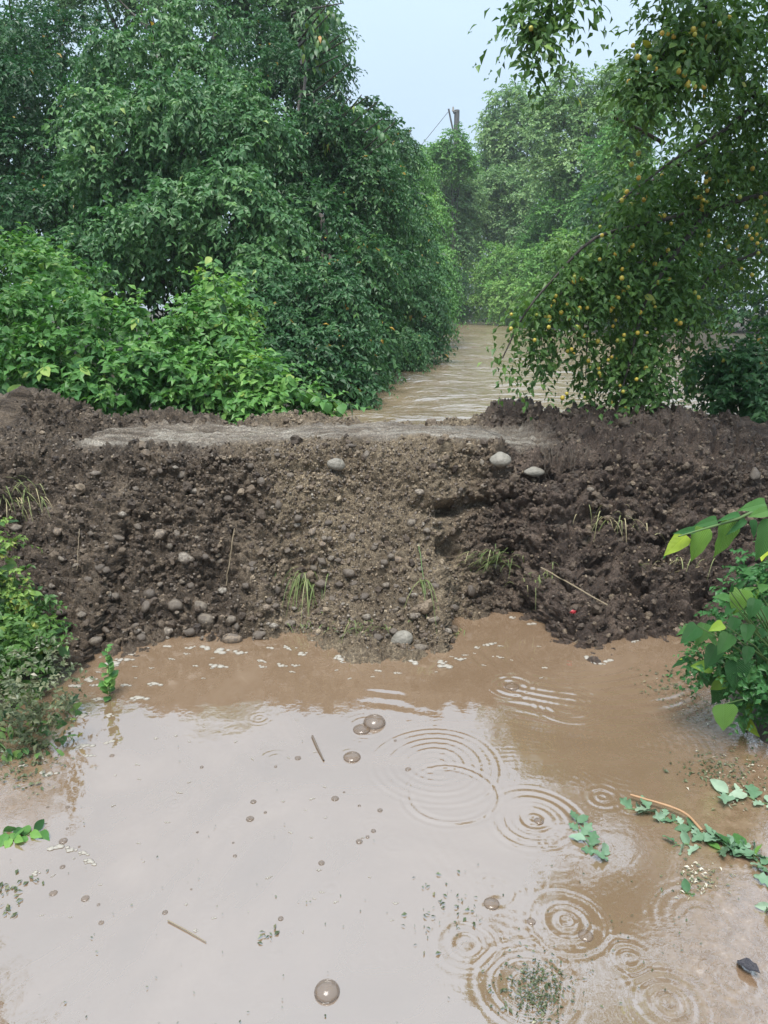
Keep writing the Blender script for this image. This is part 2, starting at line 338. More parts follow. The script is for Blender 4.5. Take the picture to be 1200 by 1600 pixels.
# ------------------------------------------------------------------ setting: ground, puddle, river
RIV_Z = 0.55
def shore_left(y): return np.interp(y, [4, 5.5, 7.2, 11, 19.5, 29, 34, 51, 64], [-1.2, -0.85, -0.45, 0.25, 1.4, 2.4, 2.9, 5.3, 4.6])
def shore_right(y): return np.interp(y, [4, 6, 7.5, 12, 20, 37, 55, 64], [3.0, 3.3, 4.0, 6.6, 8.4, 8.6, 9.2, 6.5])
def sstep(a, b, x):
    t = np.clip((x - a) / (b - a), 0, 1); return t * t * (3 - 2 * t)
def ground_z(x, y):
    P = np.stack([x, y, np.zeros_like(x)], 1)
    lumps = 0.10 * fbm(P * 0.9, 4, 3)
    bank = 0.74 + 0.10 * sstep(8, 14, y) + lumps + 0.12 * fbm(P * 0.12, 3, 9)
    inside = np.minimum(x - shore_left(y), shore_right(y) - x)
    river = sstep(-0.5, 0.5, inside) * sstep(4.4, 5.4, y) * sstep(68, 63, y)
    z = bank * (1 - river) - 0.2 * river
    # flooded track on this side of the earth bank
    lx = np.interp(y, [-30, 1.6, 2.2, 2.75, 3.3, 4.0], [-1.9, -1.75, -1.68, -1.44, -1.46, -1.7]); rx = np.interp(y, [-30, 0.5, 1.5, 2.2, 2.7, 3.2, 4.0], [1.7, 1.6, 1.45, 1.46, 1.46, 1.62, 1.9])
    z = z - 0.9 * np.exp(-((y - 4.9) / 0.55) ** 2)
    near = sstep(4.6, 4.0, y)
    d = np.minimum(x - lx, rx - x) + 0.06 * fbm(P * 5, 3, 21)
    zt = np.interp(d, [-1.4, -0.45, -0.12, 0.0, 0.25, 0.6], [0.55, 0.22, 0.05, -0.005, -0.05, -0.12]) + 0.012 * fbm(P * 16, 3, 5) + 0.02 * fbm(P * 4, 2, 7)
    return z * (1 - near) + zt * near
def spaced(segments):
    out = []
    for a, b, h in segments: out += list(np.arange(a, b, h))
    return np.array(out + [segments[-1][1]])
gx = spaced([(-140, -30, 8), (-30, -8, 1.2), (-8, -2.4, 0.2), (-2.4, 2.4, 0.045), (2.4, 14, 0.25), (14, 40, 1.5), (40, 140, 8)])
gy = spaced([(-60, -4, 4), (-4, 0.9, 0.3), (0.9, 4.6, 0.045), (4.6, 12, 0.25), (12, 40, 0.8), (40, 90, 2), (90, 160, 8)])
X, Y = np.meshgrid(gx, gy); xf, yf = X.ravel(), Y.ravel()
V = np.stack([xf, yf, ground_z(xf, yf)], 1)
link('ground', mesh_from('ground', V, grid_faces(len(gy), len(gx))), M_GROUND, kind='structure')

# puddle: one sheet, finely divided where the rain rings are
px_ = spaced([(-9, -2.2, 0.3), (-2.2, 2.2, 0.0073), (2.2, 9, 0.3)]); py_ = spaced([(-9, 1.15, 0.25), (1.15, 3.85, 0.0073), (3.85, 4.4, 0.1)])
X, Y = np.meshgrid(px_, py_); xf, yf = X.ravel(), Y.ravel()
P2 = np.stack([xf, yf, np.zeros_like(xf)], 1)
h = 0.0007 * fbm(P2 * 3.0, 2, 40) + 0.00030 * fbm(P2 * 12.0, 2, 44)
def ring(px, py, radii, amp, lam=0.030, squash=1.0):
    global h
    c = on(px, py); k = np.linalg.norm(c - np.array([0, 0, EYE])) / FPX
    r = np.sqrt((xf - c[0]) ** 2 + ((yf - c[1]) * squash) ** 2)
    wob = 1 + 0.02 * np.sin(3 * np.arctan2(yf - c[1], xf - c[0]) + px)
    for i, rp in enumerate(radii):
        Rm = rp * k; m = np.abs(r - Rm) < 4 * lam
        e = (r[m] * wob[m] - Rm) / lam
        brk = np.clip(0.78 + 0.7 * vnoise(P2[m] * 9.0 + px * 0.37, 45), 0.05, 1.25); h[m] += amp * (0.85 ** i) * brk * np.cos(2 * math.pi * e) * np.exp(-(e / 0.85) ** 2)
RINGS = [(680, 1195, (14, 40, 66, 92), 0.0019), (703, 1240, (64,), 0.0019), (835, 1280, (8, 24, 46, 62), 0.0017), (575, 1135, (8, 24), 0.0007), (550, 1183, (8, 18), 0.0006),
         (800, 1073, (8, 22, 34), 0.0014), (890, 1100, (16, 34, 52), 0.0013), (885, 1440, (10, 30, 52), 0.0010), (942, 1246, (7, 20), 0.0008), (1045, 1567, (10, 28, 46), 0.0010),
         (825, 1540, (20, 44, 64), 0.0009), (728, 1475, (20, 40), 0.0008), (770, 1390, (10, 28), 0.0007), (1100, 1440, (34, 62), 0.0005), (622, 1310, (6, 14), 0.0005), (1148, 1535, (10, 24), 0.0006),
         (500, 1035, (6, 14), 0.0005), (915, 1465, (6, 14), 0.0009), (606, 1490, (8,), 0.0004), (350, 1240, (7,), 0.0004), (430, 1185, (8, 18), 0.0004), (1000, 1160, (20, 40), 0.0005), (330, 1400, (9,), 0.0003), (985, 1500, (12, 26), 0.0006)]
for rr in RINGS: ring(*rr)
r_r = np.random.default_rng(5)
for _ in range(34): a_ = r_r.uniform(5, 16); ring(r_r.uniform(60, 1150), r_r.uniform(1040, 1590), (a_ * 0.4, a_), r_r.uniform(0.0003, 0.0007), 0.022)
def wavelets(px, py, lam, amp, r0, r1, a0=-4, a1=4):
    global h
    c = on(px, py); dx, dy = xf - c[0], yf - c[1]; r = np.hypot(dx, dy); an = np.arctan2(dy, dx)
    m = (r > r0) & (r < r1) & (an > a0) & (an < a1)
    w = np.sin(math.pi * (r[m] - r0) / (r1 - r0)) ** 1.5
    w2 = np.clip(0.4 + 0.9 * vnoise(P2[m] * 5.0, 71), 0, 1.2)
    lw = lam * (1 + 0.15 * vnoise(P2[m] * 3.0, 75))
    h[m] += amp * w * w2 * np.sin(2 * math.pi * r[m] / lw + 2 * vnoise(P2[m] * 5, 77))
wavelets(900, 1015, 0.060, 0.0020, 0.06, 0.85, -3.1, -0.05)
wavelets(835, 1280, 0.024, 0.00020, 0.16, 0.75)
wavelets(885, 1440, 0.022, 0.00014, 0.10, 0.50)
wavelets(680, 1195, 0.022, 0.00012, 0.15, 0.42)
wavelets(640, 1010, 0.09, 0.0020, 0.05, 0.70, -3.1, -0.1)
wavelets(1000, 1160, 0.024, 0.00030, 0.05, 0.45)
qx, qy, qd = project(P2)
silt = np.clip(sstep(960, 1130, qx + 60 * fbm(P2 * 4, 3, 90)) * sstep(1010, 1080, qy) + sstep(120, 20, qx) * sstep(1380, 1200, qy), 0, 1) * (qd > 0.3)
puddle = link('puddle', mesh_from('puddle', np.stack([xf, yf, h], 1), grid_faces(len(py_), len(px_)), True, {'silt': silt}), M_WATER, kind='structure')
puddle['label'] = 'brown flood water with rain rings before the mud bank'

# river beyond the bank
rx_ = spaced([(-3, 11, 0.1)]); ry_ = spaced([(5.2, 14, 0.07), (14, 30, 0.16), (30, 70, 0.5)])
X, Y = np.meshgrid(rx_, ry_); xf2, yf2 = X.ravel(), Y.ravel()
Q = np.stack([xf2 * 0.55, yf2, np.zeros_like(xf2)], 1)
rz = RIV_Z + 0.050 * fbm(Q * 1.1, 3, 50) + 0.034 * fbm(Q * np.array([1.8, 2.2, 1]), 3, 55)
rz += 0.02 * np.exp(-((yf2 - 11.5 - 0.4 * xf2) / 0.5) ** 2) * np.sin(xf2 * 3)
link('river', mesh_from('river', np.stack([xf2, yf2, rz], 1), grid_faces(len(ry_), len(rx_))), M_RIVER, kind='structure')

# ------------------------------------------------------------------ the earth bank
TOE = [(-200, 1030), (60, 1045), (120, 1035), (160, 1008), (240, 1002), (330, 998), (400, 1000), (450, 984), (510, 990), (560, 1006), (620, 1012), (690, 1012), (712, 968), (760, 958), (800, 952), (832, 968), (862, 988), (900, 1006), (930, 1010), (958, 990), (1010, 992), (1060, 994), (1110, 1000), (1300, 1010)]
CREST = [(-200, 690), (0, 700), (80, 706), (200, 699), (400, 697), (500, 692), (600, 690), (700, 690), (760, 694), (820, 705), (900, 712), (1000, 706), (1100, 712), (1200, 722), (1400, 725)]
SKYL = [(-200, 600), (0, 620), (40, 612), (80, 618), (130, 645), (170, 664), (220, 656), (260, 652), (330, 664), (400, 667), (450, 662), (520, 662), (580, 660), (650, 664), (720, 660), (760, 652), (800, 641), (870, 646), (940, 640), (1000, 641), (1060, 626), (1085, 634), (1110, 655), (1150, 652), (1200, 668), (1400, 660)]
toe = np.array([on(*p) for p in TOE]); cre = np.array([at(p[0], p[1], 4.22) for p in CREST]); sky_ = np.array([at(p[0], p[1], 4.95) for p in SKYL])
bx = spaced([(-6, -2.35, 0.06), (-2.35, 2.35, 0.0072), (2.35, 6, 0.06)])
yt = np.interp(bx, toe[:, 0], toe[:, 1]); H = np.interp(bx, cre[:, 0], cre[:, 2]); HB = np.interp(bx, sky_[:, 0], sky_[:, 2])
b1 = np.stack([bx, bx * 0, bx * 0], 1)
yt = yt + 0.025 * vnoise(b1 * 7, 61) + 0.012 * vnoise(b1 * 19, 62)
yc = 4.22 + 0.05 * vnoise(b1 * 1.7, 63) + 0.025 * vnoise(b1 * 6, 64); H = H + 0.012 * vnoise(b1 * 5, 65)
right = sstep(0.75, 1.15, bx)                       # right third: slumped lumpy clay without a flat top
left_mound = sstep(-1.7, -2.0, bx)
D = yc - yt
knots = [(yt - 0.5, 0 * bx - 0.20), (yt - 0.10, 0 * bx - 0.05), (yt, 0 * bx), (yt + 0.30 * D, 0.22 * H), (yt + 0.56 * D, 0.49 * H), (yt + 0.78 * D, 0.80 * H), (yt + 0.93 * D, 0.965 * H), (yc + 0.03, H),
         (yc + 0.30, H + (HB - H) * (0.15 + 0.25 * right) + 0.0), (yc + 0.52, H + (HB - H) * (0.35 + 0.35 * right)), (0 * bx + 4.95, HB), (0 * bx + 5.12, HB - 0.05), (0 * bx + 5.6, 0 * bx + 0.5), (0 * bx + 6.1, 0 * bx - 0.1)]
cnt = [8, 10, 44, 40, 44, 30, 14, 34, 24, 36, 14, 22, 8]
rows = []
for (a, b), n in zip(zip(knots[:-1], knots[1:]), cnt):
    for t in np.arange(n) / n: rows.append((a[0] * (1 - t) + b[0] * t, a[1] * (1 - t) + b[1] * t))
rows.append(knots[-1])
B = np.stack([np.stack([bx, r[0], r[1]], 1) for r in rows])            # rows x columns x 3
for _ in range(5): B[1:-1] = 0.25 * B[:-2] + 0.5 * B[1:-1] + 0.25 * B[2:]
nr, nc = B.shape[:2]
Nb = nrm(np.cross(np.gradient(B, axis=1), np.gradient(B, axis=0)))
P = B.reshape(-1, 3); N = Nb.reshape(-1, 3)
qx, qy, qd = project(P)
flat = sstep(4.24, 4.34, P[:, 1]) * sstep(4.98, 4.86, P[:, 1])
cx = np.broadcast_to(bx, (nr, nc)).ravel()
flat_top = flat * (1 - sstep(0.75, 1.1, cx + 0.12 * vnoise(P * 3, 31))) * sstep(-1.92, -1.7, cx + 0.1 * vnoise(P * 4, 33)) * (1 - sstep(4.72, 4.86, P[:, 1] + 0.05 * vnoise(P * 6, 35)))
wp = P + 0.03 * np.stack([vnoise(P * 9, 1), vnoise(P * 9, 2), vnoise(P * 9, 3)], 1) + 0.012 * np.stack([vnoise(P * 26, 4), vnoise(P * 26, 5), vnoise(P * 26, 6)], 1)
clay = sstep(640, 800, qx + 60 * fbm(P * 2.2, 3, 15) - 0.25 * (qy - 830)); gravel = np.clip(sstep(330, 470, qx + 70 * fbm(P * 2.5, 3, 17)) * (1 - sstep(690, 800, qx + 60 * fbm(P * 2.5, 3, 19))) * (0.75 + 0.5 * fbm(P * 3.5, 3, 20)), 0, 1)
def dome(s, seed):
    f1, f2 = worley(wp * s, seed); return np.clip(1 - f1 * 1.15, 0, 1) ** 0.75 * np.clip((f2 - f1) * 4, 0, 1)
rough = 1 - 0.88 * flat_top
d = 0.075 * fbm(P * 2.2, 3, 70) + 0.055 * fbm(P * 6.0, 3, 72)
d += (0.055 * (0.55 + 0.8 * clay - 0.4 * gravel)) * (dome(7.5, 81) - 0.3) + (0.050 * (1 - 0.75 * gravel)) * (dome(15.0, 82) - 0.3) + 0.026 * (1 - 0.5 * gravel) * (dome(31.0, 83) - 0.3) + 0.012 * (dome(62.0, 84) - 0.3) + 0.018 * fbm(P * 34.0, 3, 74, 0.7)
d = d * rough + flat_top * (0.030 * vnoise(P * np.array([1.1, 13.0, 0.0]), 77) + 0.014 * vnoise(P * np.array([3.0, 34.0, 0.0]), 78) + 0.014 * fbm(P * 4, 2, 79) + 0.014 * fbm(P * 18, 3, 76))
def dent(px, py, wx, wy, depth):                   # hollows and undercuts in the face
    global d
    d -= depth * np.exp(-((qx - px) / wx) ** 2 - ((qy - py) / wy) ** 2) * (P[:, 1] < 4.5)
for q in [(700, 797, 34, 10, 0.16), (745, 785, 26, 9, 0.13), (190, 748, 85, 22, 0.07), (850, 735, 44, 20, 0.10), (880, 722, 60, 14, 0.09), (690, 858, 20, 18, 0.08), (800, 715, 22, 9, 0.08), (965, 770, 30, 10, 0.08), (1000, 925, 20, 12, 0.10), (1105, 945, 22, 16, 0.14), (415, 840, 16, 14, 0.07), (480, 940, 22, 24, 0.07), (930, 880, 14, 10, 0.07), (1030, 850, 16, 10, 0.07), (800, 860, 20, 10, 0.06), (300, 905, 14, 8, 0.04), (120, 900, 18, 12, 0.05), (480, 735, 55, 8, 0.05), (1060, 780, 18, 10, 0.08), (880, 820, 16, 8, 0.07)]: dent(*q)
Pb = P + N * d[:, None]
nose = sstep(4.35, 4.05, P[:, 1]) * sstep(0.6, 0.8, P[:, 2])
Pb[:, 1] -= nose * 0.035 * np.clip(vnoise(P * np.array([4.0, 0, 0]) + 3, 88) + 0.2, 0, 1)
bank = link('earth_bank', mesh_from('earth_bank', Pb, grid_faces(nr, nc), True, {'gravel': gravel * (1 - flat_top), 'clay': clay * (1 - flat_top), 'top': flat_top * (0.75 + 0.25 * vnoise(P * 5, 80))}), M_MUD,
            label='long bank of dark mud and cobbles piled across the flooded track', cat='earth bank')
# lookup of surface spots on the bank by where they appear
bqx, bqy, bqd = project(Pb)
Nn = nrm(np.cross(np.gradient(Pb.reshape(nr, nc, 3), axis=1), np.gradient(Pb.reshape(nr, nc, 3), axis=0))).reshape(-1, 3)
vis = (P[:, 1] < 5.0)
def bank_spot(px, py):
    e = (bqx - px) ** 2 + (bqy - py) ** 2 + np.where(vis, 0, 1e9)
    k = np.argsort(e)[:6]; k = k[np.argmin(bqd[k])]; return Pb[k], Nn[k], bqd[k]
rng = np.random.default_rng(7)
face_id = np.nonzero(vis & (qy > 695) & (qx > -60) & (qx < 1260) & (P[:, 2] > -0.02))[0]
def lumps(name, mat, ids, sizes, flatness, tints, sub=1):
    base_V, base_F = (ICO1_V, ICO1_F) if sub else (ICO_V, ICO_F)
    n = len(ids); k = len(base_V)
    rot = nrm(rng.normal(size=(n, 4))); a, b, c, e = rot.T
    Rm = np.stack([1 - 2 * (c * c + e * e), 2 * (b * c - a * e), 2 * (b * e + a * c), 2 * (b * c + a * e), 1 - 2 * (b * b + e * e), 2 * (c * e - a * b), 2 * (b * e - a * c), 2 * (c * e + a * b), 1 - 2 * (b * b + c * c)], 1).reshape(n, 3, 3)
    jit = 1 + flatness[1] * (rng.random((n, k, 1)) - 0.5)
    sc = np.stack([np.ones(n), rng.uniform(0.65, 1.0, n), rng.uniform(flatness[0], 0.9, n)], 1)
    Vv = np.einsum('nij,nkj->nki', Rm, base_V[None] * sc[:, None, :] * jit) * sizes[:, None, None]
    Vv = Vv + (Pb[ids] + Nn[ids] * (sizes * 0.25)[:, None])[:, None, :]
    F = base_F[None] + (np.arange(n) * k)[:, None, None]
    return link(name, mesh_from(name, Vv.reshape(-1, 3), F.reshape(-1, 3), name == 'pebbles', {'tint': np.repeat(tints, k)}), mat, parent=bank, kind='stuff')
all_id = np.nonzero(vis & (qx > -60) & (qx < 1260) & (P[:, 2] > -0.02) & (flat_top < 0.3))[0]
w = (1 - 0.45 * gravel[all_id]); ids = rng.choice(all_id, 2300, p=w / w.sum())
sz = 0.010 + 0.014 * rng.random(2300) ** 2.5 + 0.022 * (rng.random(2300) > 0.95) * rng.random(2300)
lumps('clods', M_CLOD, ids, sz, (0.55, 0.55), np.clip(rng.normal(0.36, 0.2, 2300) + 0.3 * gravel[ids], 0, 1))
ids = rng.choice(all_id, 15000); lumps('crumbs', M_CLOD, ids, 0.0035 + 0.0075 * rng.random(15000) ** 2.0, (0.5, 0.7), np.clip(rng.normal(0.38, 0.24, 15000) + 0.42 * gravel[ids], 0, 1), sub=0)
w = 0.10 + gravel[face_id] * 1.5 + 0.25 * (qx[face_id] < 450); w = w * (1 - 0.85 * clay[face_id]); ids = rng.choice(face_id, 3600, p=w / w.sum())
lumps('pebbles', M_PEBB, ids, 0.004 + 0.009 * rng.random(3600) ** 2.2, (0.45, 0.16), rng.beta(1.4, 2.0, 3600), sub=0)

# cobbles: shared stone shapes, one object each, bedded in the face
STONE_M = []
for k in range(7):
    r_ = np.random.default_rng(100 + k); VV = ICO2_V if k == 0 else ICO1_V; FF = ICO2_F if k == 0 else ICO1_F
    s3 = np.array([1.0, r_.uniform(0.66, 0.85), r_.uniform(0.48, 0.66)])
    VV = VV * s3 * (1 + (0.34 if k else 0.14) * vnoise(VV * 1.5 + k * 9.1, k)[:, None] + (0.10 if k else 0.03) * vnoise(VV * 3.1 + k, k + 9)[:, None])
    STONE_M.append(mesh_from('stone', VV, FF)); STONE_M[-1].materials.append(M_PALE if k == 0 else M_STONE)
def stone(px, py, wpx, hpx, k=None, label=None, bed=0.2):
    p, n, dd = bank_spot(px, py); s = (0.5 if k == 0 else 0.44) * wpx * dd / FPX; asp = hpx / wpx
    o = link('stone', STONE_M[k if k is not None else rng.integers(1, 7)], parent=bank, label=label)
    tilt = rng.normal(0, 0.35)
    X_ = Vector((math.cos(tilt), 0, math.sin(tilt))); Zv = Vector(n).lerp(Vector((0, -0.75, 0.65)), 0.6).normalized()
    if asp > 1.05: X_ = Vector((-math.sin(tilt) * 0.5, 0.35, 0.94)); s *= asp; asp = 1 / asp
    X_ = (X_ - Zv * X_.dot(Zv)).normalized(); Y_ = Zv.cross(X_)
    M4 = Matrix((X_, Y_, Zv)).transposed().to_4x4() @ Matrix.Diagonal((s, s * min(1.0, asp / 0.75), s * min(1.0, asp + 0.25), 1))
    M4.translation = Vector(p + n * s * bed); o.matrix_basis = M4
    return o
stone(782, 722, 32, 30, 0, 'large pale grey cobble below the crest', 0.45); stone(832, 742, 32, 15, 0, 'pale flat stone beside the hanging roots', 0.4)
stone(525, 725, 27, 18, 0, 'pale tan cobble just under the crest', 0.35); stone(628, 1000, 36, 25, 0, 'large grey cobble at the waterline', 0.35)
for q in [(285, 742, 16, 18), (305, 767, 21, 11), (315, 787, 15, 14), (212, 763, 13, 13), (150, 743, 22, 12), (190, 803, 16, 13), (27, 825, 22, 14), (142, 833, 14, 14), (187, 838, 22, 9), (253, 833, 25, 21), (275, 832, 14, 15), (266, 855, 11, 15),
          (290, 873, 28, 18), (320, 872, 17, 14), (343, 877, 18, 11), (298, 915, 16, 13), (283, 910, 14, 10), (235, 927, 25, 22), (138, 903, 22, 13), (230, 948, 22, 24), (273, 947, 29, 22), (315, 947, 26, 23), (322, 967, 32, 23), (363, 972, 21, 18),
          (372, 981, 13, 14), (210, 978, 18, 10), (363, 1001, 36, 19), (120, 881, 16, 9), (167, 985, 26, 10), (572, 711, 11, 17), (435, 791, 11, 17), (407, 753, 19, 19), (515, 818, 16, 10), (488, 833, 16, 14), (537, 823, 11, 16), (550, 840, 15, 20),
          (506, 840, 12, 10), (503, 849, 16, 12), (515, 843, 13, 10), (505, 878, 19, 14), (518, 873, 14, 12), (528, 876, 14, 13), (548, 893, 26, 15), (553, 910, 18, 16), (503, 913, 24, 19), (532, 915, 17, 14), (642, 815, 18, 14), (667, 832, 13, 9),
          (602, 878, 15, 14), (611, 873, 13, 13), (607, 915, 15, 11), (682, 915, 17, 17), (737, 923, 16, 24), (708, 948, 20, 11), (645, 962, 22, 13), (678, 968, 23, 11), (615, 987, 16, 14), (657, 1011, 26, 13), (417, 948, 15, 12), (423, 937, 12, 15),
          (433, 923, 14, 16), (720, 767, 11, 8), (755, 757, 12, 8), (752, 723, 11, 12), (420, 703, 14, 7), (433, 712, 12, 9), (548, 698, 20, 8), (922, 765, 14, 9), (1177, 740, 15, 24), (455, 975, 22, 12), (405, 990, 24, 14), (590, 995, 18, 13), (475, 900, 18, 13),
          (700, 985, 18, 12), (345, 925, 17, 14), (385, 915, 15, 12), (180, 930, 18, 15), (90, 830, 16, 12), (395, 880, 14, 12), (585, 855, 16, 11), (570, 930, 20, 15), (630, 935, 17, 12), (660, 890, 13, 11), (450, 860, 15, 12), (95, 960, 20, 14), (130, 960, 18, 14), (150, 1000, 24, 14), (260, 985, 22, 15), (300, 988, 22, 13), (430, 978, 18, 12)]: stone(*q)
n_extra = 0
while n_extra < 85:
    x_, y_ = rng.uniform(10, 800), rng.uniform(720, 1000)
    if rng.random() > (0.25 + 0.75 * (y_ - 720) / 280) * (1.0 if x_ < 660 else 0.45): continue
    a_ = 7 + 8 * rng.random() ** 1.8; stone(x_, y_, a_ * 1.2, a_ * rng.uniform(0.65, 1.0), bed=0.10); n_extra += 1
# ------------------------------------------------------------------ vegetation builders
LEAF4 = (np.array([(0, 0, 0), (-0.5, 0.42, 0.14), (0.5, 0.42, 0.14), (0, 0.5, 0), (0, 1, -0.16)], float), np.array([(0, 2, 3), (3, 2, 4), (0, 3, 1), (3, 4, 1)]))
LEAF2 = (np.array([(0, 0, 0), (0.5, 0.45, 0.14), (0, 1, -0.1), (-0.5, 0.45, 0.14)], float), np.array([(0, 1, 2), (0, 2, 3)]))
UP = np.array([0, 0, 1.0])
def put_leaves(acc, tmpl, P, D_, Nn_, L, W, tint):
    D_ = nrm(D_); X_ = nrm(np.cross(D_, Nn_)); Z_ = np.cross(X_, D_)
    V, F = tmpl; n, k = len(P), len(V)
    o = P[:, None, :] + (X_[:, None, :] * (V[None, :, 0:1] * (L * W)[:, None, None]) + D_[:, None, :] * (V[None, :, 1:2] * L[:, None, None]) + Z_[:, None, :] * (V[None, :, 2:3] * L[:, None, None]))
    acc.add(o.reshape(-1, 3), (F[None] + (np.arange(n) * k)[:, None, None]).reshape(-1, 3), np.repeat(tint, k))
def lobe(px, py, Y, rx, ry, rd=None):
    c = at(px, py, Y); k = Y / ray(px, py)[1] / FPX
    return c, np.array([rx * k, rd if rd else 0.5 * (rx + ry) * k, ry * k])
def deep(px, py, Y, rx, ry, rd=None):   # near-bank trees: low boughs hang forward, crowns stand further back
    return lobe(px, py, Y * float(np.interp(py, [0, 150, 350, 520], [1.45, 1.40, 1.20, 1.0])), rx, ry, rd)
def puffs(lobes, r, m=14, f=0.40):      # break each bough mass into smaller clumps round a core
    out = []
    for c, Rr in lobes:
        u = nrm(r.normal(size=(m, 3))); fl = (u[:, 1] > 0.3) & (r.random(m) < 0.6); u[fl, 1] *= -1
        for q in u: out.append((c + q * Rr * r.uniform(0.58, 0.88), Rr * f * r.uniform(0.65, 1.3)))
        out.append((c, Rr * 0.5))
    return out
def lobe_points(lobes, n, r, shell=0.16, front=0.72, keep=0.80):
    C = np.array([l[0] for l in lobes]); Rr = np.array([l[1] for l in lobes])
    ar = (Rr[:, 0] * Rr[:, 2]) + Rr[:, 1] * 0.3; out_p, out_n, out_k = [], [], []; got = 0
    while got < n:
        m = n * 2; k = r.choice(len(lobes), m, p=ar / ar.sum()); u = nrm(r.normal(size=(m, 3)))
        fl = (u[:, 1] > 0.25) & (r.random(m) < front); u[fl, 1] *= -1
        if len(lobes) > 20: fl = (u[:, 2] < -0.2) & (r.random(m) < 0.6); u[fl, 2] *= -1
        rad = 1 - np.abs(r.normal(0, shell, m)); p = C[k] + u * Rr[k] * rad[:, None]
        p = p * 1.0; bumpy = fbm(p * (1.3 / np.mean(Rr)) * 1.6, 3, 5); fr_ = 2.6 * 9.0 / max(9.0, float(C[:, 1].mean())); p = C[k] + (p - C[k]) * (1 + 0.22 * bumpy + 0.22 * fbm(p * fr_, 2, 8))[:, None]
        q = (((p[:, None, :] - C[None]) / Rr[None]) ** 2).sum(2); q[np.arange(m), k] = 9
        ok = (q.min(1) > keep ** 2) if len(lobes) > 1 else np.ones(m, bool)
        out_p.append(p[ok]); out_n.append(nrm(u / Rr[k])[ok]); out_k.append(k[ok]); got += ok.sum()
    return np.concatenate(out_p)[:n], np.concatenate(out_n)[:n], np.concatenate(out_k)[:n]
def spray_leaves(p, n, r, k, length, leaf, droop, spread=0.75, hang=0.4):
    """leaves along short drooping twigs: positions, directions, normals, sizes, twig index"""
    S = len(p); L = length * r.uniform(0.6, 1.3, S)
    d0 = nrm(n * 0.75 + r.normal(size=(S, 3)) * 0.45 - UP * droop * 0.6)
    t = (np.arange(k) + 0.5) / k; t = t[None, :] + r.uniform(-0.4, 0.4, (S, k)) / k
    pos = p[:, None, :] + d0[:, None, :] * (L[:, None] * t)[..., None] - UP * (droop * 0.6 * L[:, None] * t * t)[..., None]
    sd = nrm(np.cross(d0, UP + 0.01)); sgn = np.where(np.arange(k) % 2, 1.0, -1.0)[None, :, None]
    dr = nrm(d0[:, None, :] * 0.55 + sd[:, None, :] * sgn * spread + r.normal(size=(S, k, 3)) * 0.30 - UP * hang)
    nn = nrm(UP * 0.75 + n[:, None, :] * 0.6 + r.normal(size=(S, k, 3)) * 0.40)
    sz = leaf * r.uniform(0.65, 1.3, (S, k)) * (1.0 - 0.25 * t)
    return pos.reshape(-1, 3), dr.reshape(-1, 3), nn.reshape(-1, 3), sz.ravel(), np.repeat(np.arange(S), k)
def crown_mesh(name, lobes, seed, sprays, k, length, leaf, droop, width=0.5, bias=0.42, tmpl=LEAF4, hang=0.4, shell=0.16, spread=0.75, young=0.06, front=0.72, below=None, puff=13):
    r = np.random.default_rng(seed); acc = Acc()
    if puff: lobes = puffs(lobes, r, puff)
    p, n, lk = lobe_points(lobes, sprays, r, shell, front)
    if below is not None: p[:, 2] = np.maximum(p[:, 2], below + r.random(len(p)) * 0.3)
    P_, D2, N2, S2, ti = spray_leaves(p, n, r, k, length, leaf, droop, spread, hang)
    if below is not None: P_[:, 2] = np.maximum(P_[:, 2], below * 0.5)
    tint = bias + 0.16 * fbm(p * 0.9, 2, seed)[ti] + r.normal(0, 0.09, len(sprays_ := p))[ti] + r.normal(0, 0.08, len(P_)) + r.normal(0, 0.06, len(lobes))[lk][ti]
    tint = np.clip(tint, 0, 0.90) + 0.09 * (r.random(len(p)) < young)[ti]
    tint = np.where(r.random(len(P_)) < 0.004, 0.99, np.clip(tint, 0, 0.98))
    put_leaves(acc, tmpl, P_, D2, N2, S2, np.full(len(P_), width) * r.uniform(0.8, 1.2, len(P_)), tint)
    return acc.mesh(name, smooth=False)
def trunk_mesh(base, lobes, radius, seed, lean=0.15, n_limbs=None):
    r = np.random.default_rng(seed); acc = Acc(); base = np.asarray(base, float)
    C = np.array([l[0] for l in lobes]); topc = C[np.argmax(C[:, 2])]
    mid = base * 0.5 + topc * 0.5 + r.normal(0, lean, 3) * np.array([1, 1, 0.2])
    path = smooth_path([base - UP * 0.2, base * 0.75 + mid * 0.25 + r.normal(0, 0.05, 3), mid, topc], 14)
    tube(acc, path, np.linspace(radius, radius * 0.22, 14) * (1 + 0.5 * np.exp(-np.arange(14) * 1.4)), 9, seed=seed, knob=0.25)
    for l in lobes:
        i = r.integers(3, 9); s = path[i]; e = l[0] + r.normal(0, 0.25, 3) * l[1] + np.array([0, 0.45, 0]) * l[1]
        m = s * 0.5 + e * 0.5 + UP * 0.15 * np.linalg.norm(e - s) + r.normal(0, 0.08, 3)
        q = smooth_path([s, m, e], 9); tube(acc, q, np.linspace(radius * 0.38, radius * 0.07, 9), 6, seed=seed)
        for _ in range(3):
            j = r.integers(4, 8); e2 = l[0] + nrm(r.normal(size=3)) * l[1] * 0.85; tube(acc, smooth_path([q[j], (q[j] + e2) / 2 + UP * 0.1, e2], 6), np.linspace(radius * 0.16, radius * 0.04, 6), 5, seed=seed)
    return acc.mesh('trunk')
def gz(x, y): return float(ground_z(np.array([float(x)]), np.array([float(y)]))[0])
